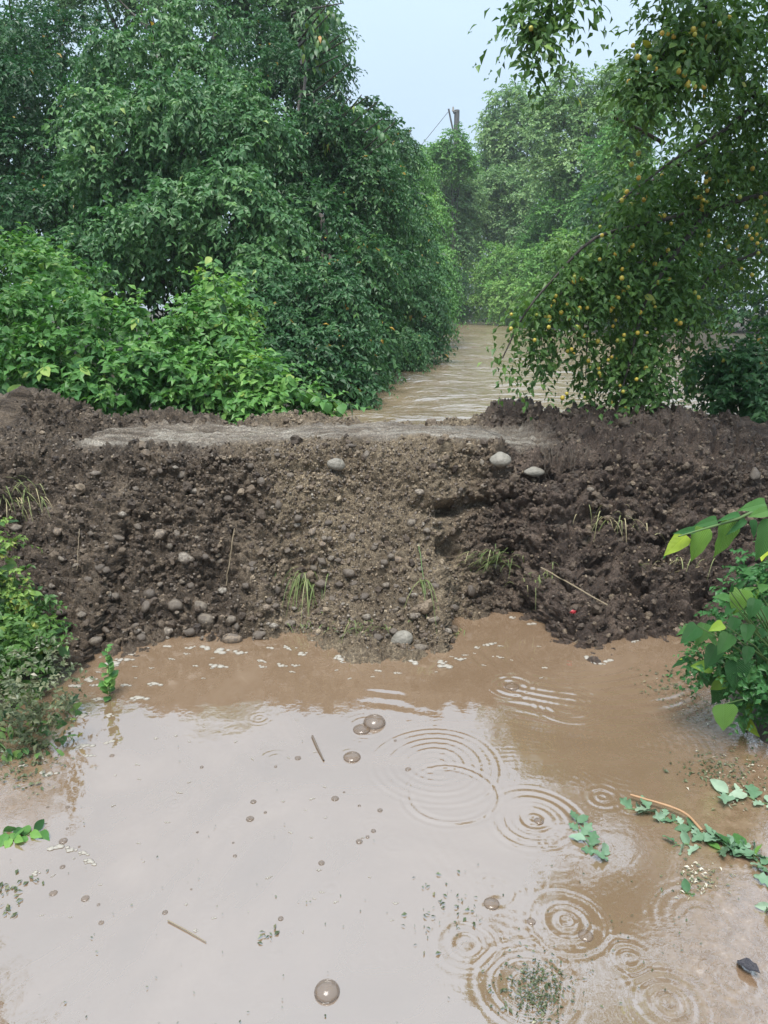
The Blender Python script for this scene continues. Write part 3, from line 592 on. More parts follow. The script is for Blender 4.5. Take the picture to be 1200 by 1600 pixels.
def tree(name, label, cat, lobes, seed, mat, base_px=None, base=None, radius=0.12, group=None, extra=(), **kw):
    """lobes seen in the photo, plus extra lobes above the frame; trunk and limbs carry them"""
    if base is None:
        base = np.array([lobes[0][0][0], max(l[0][1] for l in lobes) + lobes[0][1][1] * 0.3, 0.0])
    base = np.array([base[0], base[1], gz(base[0], base[1])])
    all_l = list(lobes) + list(extra)
    t = empty(name, base, label, cat, group)
    link('trunk', trunk_mesh(base, all_l, radius, seed), M_BARK, t)
    link('crown', crown_mesh('crown', all_l, seed, **kw), mat, t)
    return t
# shaped single leaves for the near plants
def blade_leaf(name, outline, n=7, fold=0.16, curl=0.22, wave=0.02, mat=None):
    V, F = [], []
    for i in range(n + 1):
        t = i / n; w = outline(t)
        for j in (-2, -1, 0, 1, 2):
            x = w * j / 2; V.append((x, t, fold * abs(x) - curl * t * t + wave * math.sin(t * 14 + j) * (abs(j) > 1)))
    for i in range(n):
        for j in range(4): a = i * 5 + j; F.append((a, a + 1, a + 6, a + 5))
    m = mesh_from(name, V, np.array(F)); m.materials.append(mat); return m
def o_heart(t): return 0.40 * (math.sin(math.pi * min(1, (t + 0.10) / 1.10) ** 0.62) ** 0.85) * (1 - 0.25 * t) + 0.004 + (0.015 if int(t * 14) % 2 else 0)
def o_ovate(t): return 0.27 * math.sin(math.pi * t ** 0.8) ** 0.9 + 0.006
def o_lance(t): return 0.17 * math.sin(math.pi * t ** 0.85) + 0.005
def o_lobed(t): return (0.26 + 0.11 * math.cos(t * 19)) * math.sin(math.pi * t ** 0.75) ** 0.8 + 0.01
def place_leaf(mesh, parent, base, tip, normal, wscale=1.0, name='leaf'):
    base, tip, normal = map(lambda q: Vector([float(c) for c in q]), (base, tip, normal))
    Yv = tip - base; L = Yv.length; Yv.normalize(); X_ = Yv.cross(normal).normalized(); Z_ = X_.cross(Yv)
    o = link(name, mesh, parent=parent)
    M4 = Matrix((X_, Yv, Z_)).transposed().to_4x4() @ Matrix.Diagonal((L * wscale, L, L, 1)); M4.translation = base; o.matrix_basis = M4
    return o
LV_OV = [blade_leaf('vine_leaf', o_ovate, mat=MO_VINE, curl=c) for c in (0.12, 0.3)]
LV_HT = [blade_leaf('heart_leaf', o_heart, n=9, mat=MO_MUL, curl=c, fold=f) for c, f in ((0.10, 0.15), (0.28, 0.25), (0.18, 0.08))]
LV_YL = [blade_leaf('yellow_green_leaf', o_ovate, mat=MO_LIME, curl=c) for c in (0.12, 0.3)]
LV_WD = [blade_leaf('weed_leaf', o_ovate, mat=MO_WEED, curl=c) for c in (0.12, 0.3)]
LV_PL = [blade_leaf('plum_leaf', o_ovate, n=5, mat=MO_PLUML, curl=c) for c in (0.1, 0.25)]
LV_SI = [blade_leaf('silver_leaf', o_lobed, n=14, mat=MO_SILV, curl=0.08, fold=0.25, wave=0.05), blade_leaf('silver_leaf', o_ovate, mat=MO_SILV, curl=0.18, fold=0.3, wave=0.05), blade_leaf('silver_leaf', o_lobed, n=14, mat=MO_SILV, curl=-0.15, fold=0.35, wave=0.06)]
LV_LA = [blade_leaf('lance_leaf', o_lance, mat=MO_GREY, curl=c) for c in (0.25, 0.5)]

# ------------------------------------------------------------------ left bank: vine-hung trees
NEARH = dict(sprays=2600, k=10, length=0.34, leaf=0.115, droop=0.75, hang=0.55, width=0.55)
tree('vine_covered_tree', 'tall tree hung with a curtain of creeper above the bright brambles', 'tree',
     [deep(275, 120, 9.2, 125, 120), deep(190, 250, 8.9, 110, 105), deep(330, 240, 8.7, 115, 120), deep(260, 370, 8.8, 135, 85), deep(390, 370, 8.9, 85, 110), deep(410, 470, 9.2, 70, 95), deep(180, 420, 9.4, 90, 60)], 11, M_COOL, radius=0.2, bias=0.47,
     young=0.10, **dict(NEARH, sprays=3600))
tree('dark_leaved_tree', 'dark shaded tree at the picture edge behind the creeper curtain', 'tree',
     [deep(40, 110, 11, 130, 120), deep(70, 250, 10.6, 115, 110), deep(-40, 250, 10.6, 100, 130), deep(60, 350, 10.3, 130, 80)], 12, M_DEEP, radius=0.2, bias=0.28,
     tmpl=LEAF2, **dict(NEARH, sprays=3000, leaf=0.105))
tree('willow_leaved_tree', 'dark green tree leaning over the river, beside the creeper curtain', 'tree',
     [deep(455, 170, 11.5, 95, 110), deep(490, 290, 11, 95, 110), deep(560, 330, 11.4, 75, 110), deep(480, 420, 10.6, 95, 105), deep(560, 460, 10.8, 85, 95), deep(500, 545, 10.0, 75, 70), deep(555, 560, 10.0, 60, 62), deep(480, 605, 8.2, 60, 45), deep(520, 605, 8.6, 48, 42), deep(410, 590, 8.0, 60, 50)], 13, M_DEEP, radius=0.18, bias=0.36, below=0.3,
     tmpl=LEAF2, **dict(NEARH, sprays=5000, leaf=0.10, k=11))
tree('overhanging_tree', 'low spreading tree trailing its branches into the river', 'tree',
     [deep(610, 300, 15.5, 55, 80), deep(630, 400, 15, 58, 85), deep(600, 480, 14.2, 70, 75), deep(640, 505, 14.8, 45, 55), deep(585, 250, 15.5, 40, 60), deep(610, 560, 13.6, 40, 38)], 14, M_DEEP, radius=0.16, bias=0.46, below=0.28,
     sprays=2600, k=11, length=0.42, leaf=0.11, droop=0.9, hang=0.6)
tree('lime_green_tree', 'yellow-green bush at the river bend, last of the near bank', 'tree',
     [deep(660, 360, 21, 32, 60), deep(672, 430, 20.5, 32, 55), deep(650, 300, 21, 26, 55), deep(684, 480, 20, 20, 48)], 15, M_LIME, radius=0.14, bias=0.45, below=0.28,
     sprays=1500, k=10, length=0.5, leaf=0.12, droop=1.1, hang=0.6)
tree('pale_back_tree', 'grey-green tree crown rising behind the creeper, cut by the top edge', 'tree',
     [deep(420, 30, 14, 95, 85), deep(330, 10, 14.5, 90, 60), deep(160, -10, 15, 130, 60), deep(480, 80, 13.6, 50, 60), deep(470, 5, 13.8, 40, 30)], 16, M_GREY, base=(-2.6, 14.5), radius=0.2, bias=0.45,
     sprays=2600, k=10, length=0.5, leaf=0.15, droop=0.7, tmpl=LEAF2)
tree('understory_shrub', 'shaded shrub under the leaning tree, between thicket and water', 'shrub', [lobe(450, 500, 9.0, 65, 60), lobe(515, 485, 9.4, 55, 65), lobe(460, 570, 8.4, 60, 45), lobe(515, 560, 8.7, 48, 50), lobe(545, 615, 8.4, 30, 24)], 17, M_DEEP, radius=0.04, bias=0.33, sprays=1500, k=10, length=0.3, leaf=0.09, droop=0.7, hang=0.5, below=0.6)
tree('understory_shrub', 'small shrub hanging over the water under the overhanging tree', 'shrub', [lobe(616, 555, 12.6, 32, 30), lobe(645, 535, 13.6, 28, 32), lobe(588, 590, 11.0, 22, 22)], 18, M_DEEP, radius=0.03, bias=0.42, sprays=700, k=10, length=0.3, leaf=0.09, droop=0.9, hang=0.6, below=0.56)
vt = [(np.array([-2.9, 4.75, 5.35]), np.array([0.42, 0.4, 0.3])), (np.array([-3.5, 5.2, 5.6]), np.array([0.6, 0.6, 0.45])), (np.array([-4.4, 5.7, 5.5]), np.array([0.9, 0.9, 0.8]))]
tree('verge_tree', 'tree beside the track, its bough mirrored in the bottom left water', 'tree', vt, 19, M_DEEP, base=(-4.9, 6.0), radius=0.12, bias=0.4, sprays=420, k=9, length=0.26, leaf=0.09, droop=0.7)
# walnut with long drooping compound leaves against the sky
wb = np.array([at(470, 300, 15.0)[0], 15.4, 0.0]); wb[2] = gz(wb[0], wb[1])
wal = empty('walnut_tree', wb, 'tree with long drooping compound leaves outlined against the sky', 'tree')
acc = Acc(); rw = np.random.default_rng(21); wl_n = 0
w_top = at(470, 60, 15.0)
tube(acc, smooth_path([wb - UP * 0.2, wb + UP * 2 + np.array([0.1, 0, 0]), w_top], 12), np.linspace(0.16, 0.04, 12), 8, seed=3, knob=0.2)
fol = Acc()
for (x0, y0, x1, y1) in [(470, 60, 522, -6), (470, 70, 515, 22), (475, 100, 530, 55), (480, 110, 528, 88), (470, 40, 500, 12), (500, 210, 548, 150), (510, 210, 565, 148), (520, 215, 588, 160), (530, 230, 598, 185), (470, 180, 530, 140), (540, 260, 610, 215), (460, 20, 535, 5), (480, 150, 545, 100), (490, 90, 545, 60), (540, 250, 618, 190), (500, 200, 575, 150)]:
    a_, b_ = at(x0, y0, 13.6), at(x1, y1, 13.2); br = smooth_path([w_top * 0.3 + a_ * 0.7, a_, b_], 8); tube(acc, br, np.linspace(0.03, 0.008, 8), 5)
    for q in range(4):
        s = br[3 + q] if q < 4 else b_; dirx = nrm(np.array([rw.normal(0.5, 0.6), rw.normal(-0.2, 0.4), rw.normal(0.1, 0.35)]))
        for j in range(7):
            t = (j + 1) / 7; c = s + dirx * 0.30 * t - UP * 0.16 * t * t; sg = 1 if j % 2 else -1; sdv = nrm(np.cross(dirx, UP)) * sg
            dv = nrm(dirx * 0.5 + sdv * 0.7 - UP * 0.75 + rw.normal(0, 0.12, 3)); L = rw.uniform(0.12, 0.18)
            if wl_n < 300: place_leaf(LV_LA[j % 2], wal, c, c + dv * L, nrm(UP + sdv * 0.3 + rw.normal(0, 0.2, 3)), 1.15); wl_n += 1
            else: put_leaves(fol, LEAF4, c[None], dv[None], UP[None], np.array([L]), np.array([0.38]), np.array([0.4]))
link('trunk', acc.mesh('trunk'), M_BARK, wal)
if fol.n: link('foliage', fol.mesh('foliage', False), M_GREY, wal, kind='stuff')

# ------------------------------------------------------------------ far bank
# filling crowns behind the creeper curtain
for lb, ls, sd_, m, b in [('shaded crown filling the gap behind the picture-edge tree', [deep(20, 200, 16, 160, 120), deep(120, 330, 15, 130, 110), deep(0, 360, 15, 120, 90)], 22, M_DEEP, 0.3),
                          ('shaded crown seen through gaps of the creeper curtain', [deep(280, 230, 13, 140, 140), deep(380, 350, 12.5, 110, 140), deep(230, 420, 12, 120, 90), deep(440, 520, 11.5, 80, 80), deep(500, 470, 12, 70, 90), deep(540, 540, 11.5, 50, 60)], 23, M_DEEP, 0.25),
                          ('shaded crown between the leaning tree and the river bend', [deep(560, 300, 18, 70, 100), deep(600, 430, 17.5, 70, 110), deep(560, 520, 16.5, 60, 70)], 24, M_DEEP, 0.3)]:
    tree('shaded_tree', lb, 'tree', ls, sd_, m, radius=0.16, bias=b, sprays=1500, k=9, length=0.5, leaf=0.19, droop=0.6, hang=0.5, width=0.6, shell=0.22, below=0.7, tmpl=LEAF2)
FAR = dict(k=9, droop=0.5, tmpl=LEAF2, width=0.6)
def far_tree(name, label, lobes, seed, mat, n, leaf, bias, group=None, radius=0.18, **kw):
    k_ = dict(FAR, sprays=n, leaf=leaf, length=leaf * 3.2, bias=bias); k_.update(kw)
    return tree(name, label, 'tree', lobes, seed, mat, radius=radius, group=group, **k_)
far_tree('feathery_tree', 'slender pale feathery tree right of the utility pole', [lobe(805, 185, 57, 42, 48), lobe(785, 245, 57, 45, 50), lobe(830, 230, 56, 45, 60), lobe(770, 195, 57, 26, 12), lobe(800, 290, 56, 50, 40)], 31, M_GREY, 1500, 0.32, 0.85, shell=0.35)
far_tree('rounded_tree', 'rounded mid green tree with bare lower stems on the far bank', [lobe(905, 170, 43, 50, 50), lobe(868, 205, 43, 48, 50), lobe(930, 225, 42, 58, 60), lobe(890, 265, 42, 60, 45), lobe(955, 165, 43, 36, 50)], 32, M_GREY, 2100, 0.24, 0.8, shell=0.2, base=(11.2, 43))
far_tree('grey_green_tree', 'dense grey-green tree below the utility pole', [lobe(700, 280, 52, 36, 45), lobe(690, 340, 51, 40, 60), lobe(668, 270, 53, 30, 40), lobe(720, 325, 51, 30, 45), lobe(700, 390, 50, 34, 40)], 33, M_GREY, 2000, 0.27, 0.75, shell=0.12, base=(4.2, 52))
far_tree('small_pale_tree', 'small pale leafy top directly at the foot of the pole', [lobe(705, 238, 48, 24, 24), lobe(690, 258, 48, 22, 22), lobe(725, 255, 48, 22, 20)], 34, M_LIME, 520, 0.22, 0.55, base=(4.4, 48), radius=0.08)
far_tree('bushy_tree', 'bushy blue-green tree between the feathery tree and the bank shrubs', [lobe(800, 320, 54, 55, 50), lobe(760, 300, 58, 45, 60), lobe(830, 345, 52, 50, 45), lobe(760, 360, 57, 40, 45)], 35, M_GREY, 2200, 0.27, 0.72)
far_tree('leaning_far_tree', 'green tree in front of the rounded tree, above the shrubs', [lobe(880, 335, 42, 55, 50), lobe(930, 320, 39, 55, 60), lobe(960, 280, 37, 45, 60), lobe(850, 375, 43, 40, 35)], 30, M_LIME, 2300, 0.21, 0.50)
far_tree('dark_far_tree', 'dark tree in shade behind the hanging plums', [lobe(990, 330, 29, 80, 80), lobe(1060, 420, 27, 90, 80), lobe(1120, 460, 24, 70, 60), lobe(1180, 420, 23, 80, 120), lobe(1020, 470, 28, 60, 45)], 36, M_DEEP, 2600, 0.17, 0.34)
far_tree('lime_far_tree', 'light yellow-green sapling between the rounded tree and plum branches', [lobe(985, 210, 26, 26, 34), lobe(1000, 185, 26, 26, 26), lobe(975, 250, 26, 26, 30)], 37, M_LIME, 600, 0.14, 0.55, radius=0.06, base=(9.2, 26))
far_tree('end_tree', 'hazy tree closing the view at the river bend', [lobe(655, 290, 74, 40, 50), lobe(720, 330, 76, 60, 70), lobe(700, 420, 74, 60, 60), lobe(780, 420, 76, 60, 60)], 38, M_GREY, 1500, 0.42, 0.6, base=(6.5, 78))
for i, (lb, ls, m, b, n) in enumerate([
    ('low bright green shrub at the far waterline, under the grey-green tree', [lobe(735, 450, 58, 38, 40), lobe(722, 480, 59, 28, 24), lobe(755, 480, 57, 30, 24)], M_LIME, 0.75, 1100),
    ('bright green shrub spilling to the water below the bushy tree', [lobe(790, 420, 47, 45, 38), lobe(800, 465, 45, 45, 34), lobe(775, 455, 48, 36, 34)], M_LIME, 0.8, 1500),
    ('green shrub over the water beside the drooping plum tips', [lobe(850, 425, 40, 46, 45), lobe(860, 475, 38, 42, 36), lobe(890, 415, 37, 40, 40)], M_LIME, 0.75, 1500),
    ('shaded shrub mass on the far bank behind the plum boughs', [lobe(930, 445, 36, 50, 45), lobe(980, 485, 32, 50, 36), lobe(1040, 505, 28, 60, 30)], M_VINE, 0.55, 1500),
    ('dark shrub on the near bank at the river bend', [lobe(712, 455, 46, 16, 36), lobe(712, 490, 47, 14, 18)], M_DEEP, 0.38, 420)]):
    far_tree('bank_shrub', lb, ls, 40 + i, m, n, 0.20 if i < 4 else 0.13, b, group='shrubs along the far river bank', radius=0.05, below=RIV_Z)['category'] = 'shrub'

# utility pole
pb = at(714, 172, 50.0); pg = np.array([pb[0], pb[1], gz(pb[0], pb[1])])
pole = empty('utility_pole', pg, 'weathered utility pole with leaning brace above the far trees', 'utility pole')
acc = Acc(); tube(acc, [pg - UP * 0.5, (pg + pb) / 2, pb], [0.22, 0.19, 0.16], 10); link('post', acc.mesh('post'), M_CONC, pole)
acc = Acc(); tube(acc, [at(701, 170, 49.8), at(705, 190, 49.85), at(712, 222, 49.95)], 0.055, 7); link('brace', acc.mesh('brace'), M_CONC, pole)
acc = Acc(); tube(acc, [at(708, 176, 49.9), at(716, 174, 49.9)], 0.07, 6); link('crossbar', acc.mesh('crossbar'), M_CONC, pole)
acc = Acc(); tube(acc, [at(708, 174, 49.9) + UP * 0.0, at(708, 174, 49.9) + UP * 0.25], [0.08, 0.05], 8); link('insulator', acc.mesh('insulator'), M_FOAM, pole)
acc = Acc(); e0, e1 = at(701, 174, 49.8), at(560, 330, 45.0); tube(acc, smooth_path([e0, (e0 + e1) / 2 - UP * 0.25, e1], 12), 0.016, 5); link('wire', acc.mesh('wire'), M_WIRE, pole)
# ------------------------------------------------------------------ bramble bank on the left, behind the earth bank
rb = np.random.default_rng(51)
bl = [lobe(10, 450, 7.0, 90, 75), lobe(70, 510, 6.6, 130, 85), lobe(170, 540, 6.3, 110, 75), lobe(60, 590, 5.9, 140, 60), lobe(230, 580, 6.1, 100, 70), lobe(310, 560, 6.4, 75, 75), lobe(330, 610, 5.9, 110, 50), lobe(430, 630, 5.7, 65, 36), lobe(340, 490, 6.8, 45, 55), lobe(180, 610, 5.7, 110, 50), lobe(480, 645, 5.65, 45, 20)]
bb = np.array([bl[2][0][0], 6.4, gz(bl[2][0][0], 6.4)])
bram = empty('bramble_thicket', bb, 'bright green thicket of broad-leaved creeper and brambles behind the mud bank', 'thicket')
link('foliage', crown_mesh('foliage', bl, 52, sprays=1900, k=9, length=0.30, leaf=0.085, droop=0.5, width=0.62, bias=0.62, hang=0.35, young=0.2, below=0.55), M_VINE, bram, kind='stuff')
p, n, _ = lobe_points(bl, 58, rb, 0.04, 0.95)
acc = Acc()
for i in range(58):
    if p[i, 2] < 0.75: p[i, 2] = 0.75 + rb.random() * 0.2
    s = p[i] + n[i] * 0.10; stem_dir = nrm(n[i] + UP * 0.4)
    tube(acc, [p[i] - n[i] * 0.15, s, s + stem_dir * 0.06], [0.004, 0.003, 0.002], 4)
    c = s + stem_dir * 0.06; out = nrm(n[i] * 0.6 + UP * 0.55 + rb.normal(0, 0.2, 3)); a1 = nrm(np.cross(out, rb.normal(size=3))); a2 = np.cross(out, a1); L = rb.uniform(0.08, 0.135)
    for j in range(5):                               # five leaflets spread like a hand
        an = (j - 2) * 0.72 + rb.normal(0, 0.1); dv = nrm(math.cos(an) * a1 + math.sin(an) * a2 + 0.1 * out - UP * 0.35)
        place_leaf(LV_OV[j % 2], bram, c, c + dv * L * (1 - 0.09 * abs(j - 2)), out, 1.05)
link('stems', acc.mesh('stems'), M_STEM, bram, kind='stuff')
def shoot(name, label, cat, path, leaves, mesh_list, leaf, r, width=1.0, radius=0.006, hang=0.7, alt=True, mat=M_STEM, face=None):
    path = smooth_path(path, 18); t = empty(name, path[0], label, cat)
    acc = Acc(); tube(acc, path, np.linspace(radius, radius * 0.35, 18), 6); link('stem', acc.mesh('stem'), mat, t)
    for i in range(leaves):
        f = (i + 0.7) / leaves * 16.9; k = int(f); c = path[k] * (1 - f + k) + path[k + 1] * (f - k); d0 = nrm(path[min(k + 1, 17)] - path[max(k - 1, 0)])
        sdv = nrm(np.cross(d0, UP)) * (1 if i % 2 else -1); dv = nrm(d0 * 0.4 + sdv * 0.7 - UP * hang + r.normal(0, 0.15, 3)); L = leaf * r.uniform(0.75, 1.2) * (1 - 0.35 * i / leaves)
        nv = nrm((np.array([0, -0.6, 0.8]) if face is None else np.array(face)) + sdv * 0.2 + r.normal(0, 0.2, 3)); place_leaf(mesh_list[i % len(mesh_list)], t, c + dv * 0.012, c + dv * (L + 0.012), nv, width)
    return t
shoot('climbing_vine', 'upright leafy vine shoot standing before the dark hollow', 'vine', [at(345, 600, 6.0), at(352, 520, 6.1), at(335, 450, 6.2), at(332, 398, 6.2)], 26, LV_OV, 0.11, rb, 1.5, 0.008)
shoot('leaning_vine', 'short vine shoot leaning toward the dark hollow', 'vine', [at(395, 620, 6.0), at(385, 560, 6.1), at(360, 520, 6.1)], 14, LV_OV, 0.11, rb, 1.4, 0.006)
shoot('trailing_shoot', 'trailing shoot with round hanging leaves at the thicket edge by the river', 'shoot', [at(420, 640, 5.5), at(455, 605, 5.45), at(500, 622, 5.4), at(550, 632, 5.35)], 13, LV_YL, 0.125, rb, 1.7, 0.005, hang=1.0)
shoot('arching_shoot', 'arching shoot with pointed leaves just above the trailing shoot', 'shoot', [at(420, 650, 5.6), at(440, 600, 5.6), at(470, 600, 5.5), at(495, 612, 5.5)], 14, LV_OV, 0.11, rb, 1.2, 0.005, hang=0.8)

# ------------------------------------------------------------------ plum tree on the right
rp = np.random.default_rng(61)
tb = np.array([3.55, 6.3, gz(3.55, 6.3)])
plum = empty('plum_tree', tb, 'plum tree with drooping boughs full of yellow fruit', 'tree')
LIMBS = [  # photo pixel + depth waypoints of the boughs, all springing from the trunk at the right
    ([(1210, 245, 5.9), (1160, 240, 5.8), (1080, 250, 5.6), (1010, 290, 5.4), (975, 335, 5.3)], 0.030),
    ([(1230, 300, 5.8), (1110, 325, 5.6), (1010, 350, 5.4), (930, 372, 5.2), (870, 430, 5.1), (820, 490, 5.05), (785, 560, 5.0)], 0.020),
    ([(1010, 350, 5.4), (965, 365, 5.2), (935, 420, 5.1), (920, 500, 5.05), (915, 590, 5.0)], 0.014),
    ([(1110, 325, 5.6), (1060, 390, 5.4), (1010, 470, 5.2), (985, 560, 5.1), (965, 640, 5.05)], 0.020),
    ([(1240, 200, 5.8), (1160, 130, 5.3), (1100, 60, 4.9), (1050, 60, 4.7), (1010, 150, 4.6)], 0.028),
    ([(1160, 130, 5.3), (1080, -20, 4.8), (960, -60, 4.4), (890, -40, 4.2), (850, 20, 4.15), (818, 80, 4.1)], 0.014),
    ([(1200, 165, 5.6), (1130, 205, 5.5), (1060, 245, 5.35), (1000, 290, 5.2), (960, 320, 5.1)], 0.018),
    ([(1240, 380, 5.9), (1170, 400, 5.7), (1110, 430, 5.6), (1080, 500, 5.5), (1060, 560, 5.4)], 0.018),
    ([(1060, 390, 5.4), (1000, 410, 5.2), (900, 440, 5.05), (850, 500, 5.0), (848, 560, 4.98)], 0.012),
    ([(1240, 480, 5.9), (1180, 520, 5.7), (1120, 560, 5.6), (1075, 580, 5.5)], 0.012)]
acc = Acc()
tube(acc, smooth_path([tb - UP * 0.3, tb + np.array([-0.05, -0.1, 0.9]), tb + np.array([-0.15, -0.2, 1.9]), tb + np.array([-0.1, -0.4, 3.6]), tb + np.array([-0.5, -1.2, 5.0])], 16), np.linspace(0.15, 0.05, 16), 10, seed=5, knob=0.25)
limb_paths = []
for pts, rad in LIMBS:
    w = [at(q[0], q[1], q[2] - (0.15 if rad in (0.020, 0.018) else 0.0)) for q in pts]
    if pts[0][0] > 1190: w = [tb + np.array([-0.1, -0.15, max(0.8, w[0][2] - 0.5)])] + w
    q = smooth_path(w, 22); limb_paths.append(q); tube(acc, q, np.linspace(rad, rad * 0.22, 22), 7, seed=int(rad * 1e4), knob=0.2)
tube(acc, [at(960, 184, 5.0), at(1000, 203, 5.05), at(1038, 224, 5.1)], [0.010, 0.011, 0.012], 6)
# overhead boughs that spread above the puddle
for q in [[tb + np.array([-0.1, -0.4, 3.4]), np.array([2.6, 4.6, 4.6]), np.array([1.6, 3.6, 4.9])], [tb + np.array([-0.1, -0.4, 3.6]), np.array([3.0, 4.2, 5.0]), np.array([2.6, 2.9, 4.6])]]:
    tube(acc, smooth_path(q, 10), np.linspace(0.05, 0.012, 10), 7)
link('trunk', acc.mesh('trunk'), M_BARK, plum)
pl = [lobe(1090, 260, 5.8, 95, 75), lobe(1010, 340, 5.5, 75, 60), lobe(1100, 380, 5.8, 95, 95), lobe(1000, 440, 5.4, 85, 75), lobe(920, 420, 5.25, 60, 45), lobe(985, 530, 5.2, 65, 70), lobe(990, 600, 5.1, 50, 36), lobe(1180, 300, 6.1, 60, 130), lobe(1070, 465, 5.5, 50, 50), lobe(860, 470, 5.1, 40, 32)]
ph = [lobe(1040, 50, 4.75, 60, 75), lobe(1020, 130, 4.65, 42, 45), lobe(1100, 90, 5.0, 60, 80), lobe(1170, 60, 5.3, 60, 90), lobe(855, -5, 4.2, 40, 36), lobe(826, 45, 4.15, 20, 30), lobe(1150, 190, 5.6, 60, 50)]
po = [(np.array([1.35, 4.3, 4.2]), np.array([0.5, 0.5, 0.4])), (np.array([2.1, 4.2, 4.7]), np.array([0.9, 0.9, 0.6])), (np.array([2.9, 3.6, 4.8]), np.array([0.9, 0.9, 0.7])), (np.array([1.8, 3.4, 5.0]), np.array([0.7, 0.8, 0.5])), (np.array([3.2, 5.0, 5.4]), np.array([1.3, 1.2, 1.0])), (np.array([2.8, 2.6, 4.6]), np.array([0.8, 0.8, 0.6])), (np.array([2.2, 4.7, 4.1]), np.array([0.7, 0.6, 0.35])), (np.array([1.6, 4.3, 3.9]), np.array([0.45, 0.45, 0.3]))]  # unseen overhead crown; last two lobes added to shade the boughs below
rp2 = np.random.default_rng(62); acc = Acc(); all_p, all_n = [], []
for lob, ns in ((pl, 1400), (ph, 620), (po, 1500)):
    a_, b_, _k = lobe_points(puffs(lob, rp2, 9, 0.4), ns, rp2, 0.22, 0.65, 0.6); all_p.append(a_); all_n.append(b_)
for li, q in enumerate(limb_paths):                   # leafy spurs and hanging twigs along every bough
    m_ = 14 if li == 5 else 55; k = rp2.integers(6, 22, m_); all_p.append(q[k] + rp2.normal(0, 0.05, (m_, 3))); all_n.append(nrm(rp2.normal(size=(m_, 3)) - UP * 0.3))
p, n = np.concatenate(all_p), np.concatenate(all_n)
P_, D2, N2, S2, ti = spray_leaves(p, n, rp2, 9, 0.26, 0.064, 1.1, 0.8, 0.45)
ok = P_[:, 2] > 0.55; P_, D2, N2, S2, ti = P_[ok], D2[ok], N2[ok], S2[ok], ti[ok]
tint = np.clip(0.44 + 0.14 * fbm(p * 1.6, 2, 9)[ti] + rp2.normal(0, 0.13, len(P_)), 0, 0.97)
vx, vy, vd = project(P_)
infr = np.nonzero((vx > 700) & (vx < 1200) & (vy > 0) & (vy < 660))[0]; order = infr[np.argsort(vd[infr] / S2[infr])][:1200]; big = rp2.choice(order, 280, replace=False)
mask = np.ones(len(P_), bool); mask[big] = False
put_leaves(acc, LEAF4, P_[mask], D2[mask], N2[mask], S2[mask], np.full(mask.sum(), 0.52), tint[mask])
link('foliage', acc.mesh('foliage', False), M_PLUML, plum, kind='stuff')
for i in big: place_leaf(LV_PL[i % 2], plum, P_[i], P_[i] + D2[i] * S2[i], N2[i], 1.0)
PV = ICO1_V * np.array([1, 1, 1.08]); plum_mesh = mesh_from('plum', PV, ICO1_F); plum_mesh.materials.append(M_PLUM)
spots = [(1003, 250, 3), (975, 312, 4), (1030, 288, 2), (1095, 315, 8), (1100, 330, 4), (1108, 357, 1), (1190, 335, 6), (1183, 355, 4), (1192, 385, 4), (1178, 372, 2), (955, 522, 4), (903, 550, 4), (957, 482, 4), (848, 498, 3), (848, 518, 2), (808, 485, 1), (808, 505, 2), (872, 473, 3), (868, 458, 2), (947, 402, 2), (967, 443, 1), (967, 460, 2),
         (982, 430, 1), (972, 421, 1), (1083, 390, 2), (1082, 412, 1), (1084, 443, 1), (1085, 458, 2), (1125, 565, 1), (1022, 477, 2), (1062, 500, 4), (930, 565, 4), (935, 590, 3), (985, 530, 3), (1010, 402, 1), (905, 440, 4), (890, 480, 3), (925, 495, 2), (1000, 510, 2), (880, 625, 2), (920, 640, 2), (960, 610, 3), (1005, 585, 2),
         (1050, 60, 3), (1065, 115, 4), (1085, 60, 4), (1095, 50, 3), (1130, 40, 2), (1070, 128, 3), (995, 70, 2), (1000, 120, 2), (1090, 135, 2), (840, 50, 1), (1020, 95, 3), (1055, 80, 2), (1100, 150, 2), (1040, 410, 2), (1120, 280, 3), (1150, 300, 3), (1165, 420, 2), (1010, 320, 3), (1045, 345, 3), (985, 390, 3), (940, 350, 2), (1140, 370, 3), (1080, 280, 2), (1170, 250, 2), (1030, 440, 2), (955, 560, 2), (975, 640, 1), (900, 515, 2)]
sx_, sy_, sdp = vx[ok[:0].size:] if False else vx, vy, vd
for (a_, b_, m) in spots:
    near = np.nonzero((np.abs(vx - a_) < 22) & (np.abs(vy - b_) < 22))[0]
    dep = np.quantile(vd[near], 0.15) if len(near) > 4 else 5.2
    for j in range(m):
        c = np.array([0, 0, EYE]) + ray(a_ + rp.normal(0, 9), b_ + rp.normal(0, 10)) * (dep - 0.04 + rp.normal(0, 0.04))
        o = link('plum', plum_mesh, parent=plum); s = rp.uniform(0.0100, 0.0160); o.matrix_basis = Matrix.Translation(Vector(c)) @ Matrix.Diagonal((s, s, s, 1))
tree('riverside_shrub', 'dark green leafy shrub at the right end of the mud bank', 'shrub', [lobe(1150, 600, 5.5, 65, 50), lobe(1200, 560, 5.7, 70, 70), lobe(1120, 570, 5.6, 40, 30), lobe(1190, 630, 5.3, 50, 32)], 63, M_DEEP, radius=0.03, bias=0.46, sprays=420, k=10, length=0.26, leaf=0.075, droop=0.6, width=0.55, below=0.62)

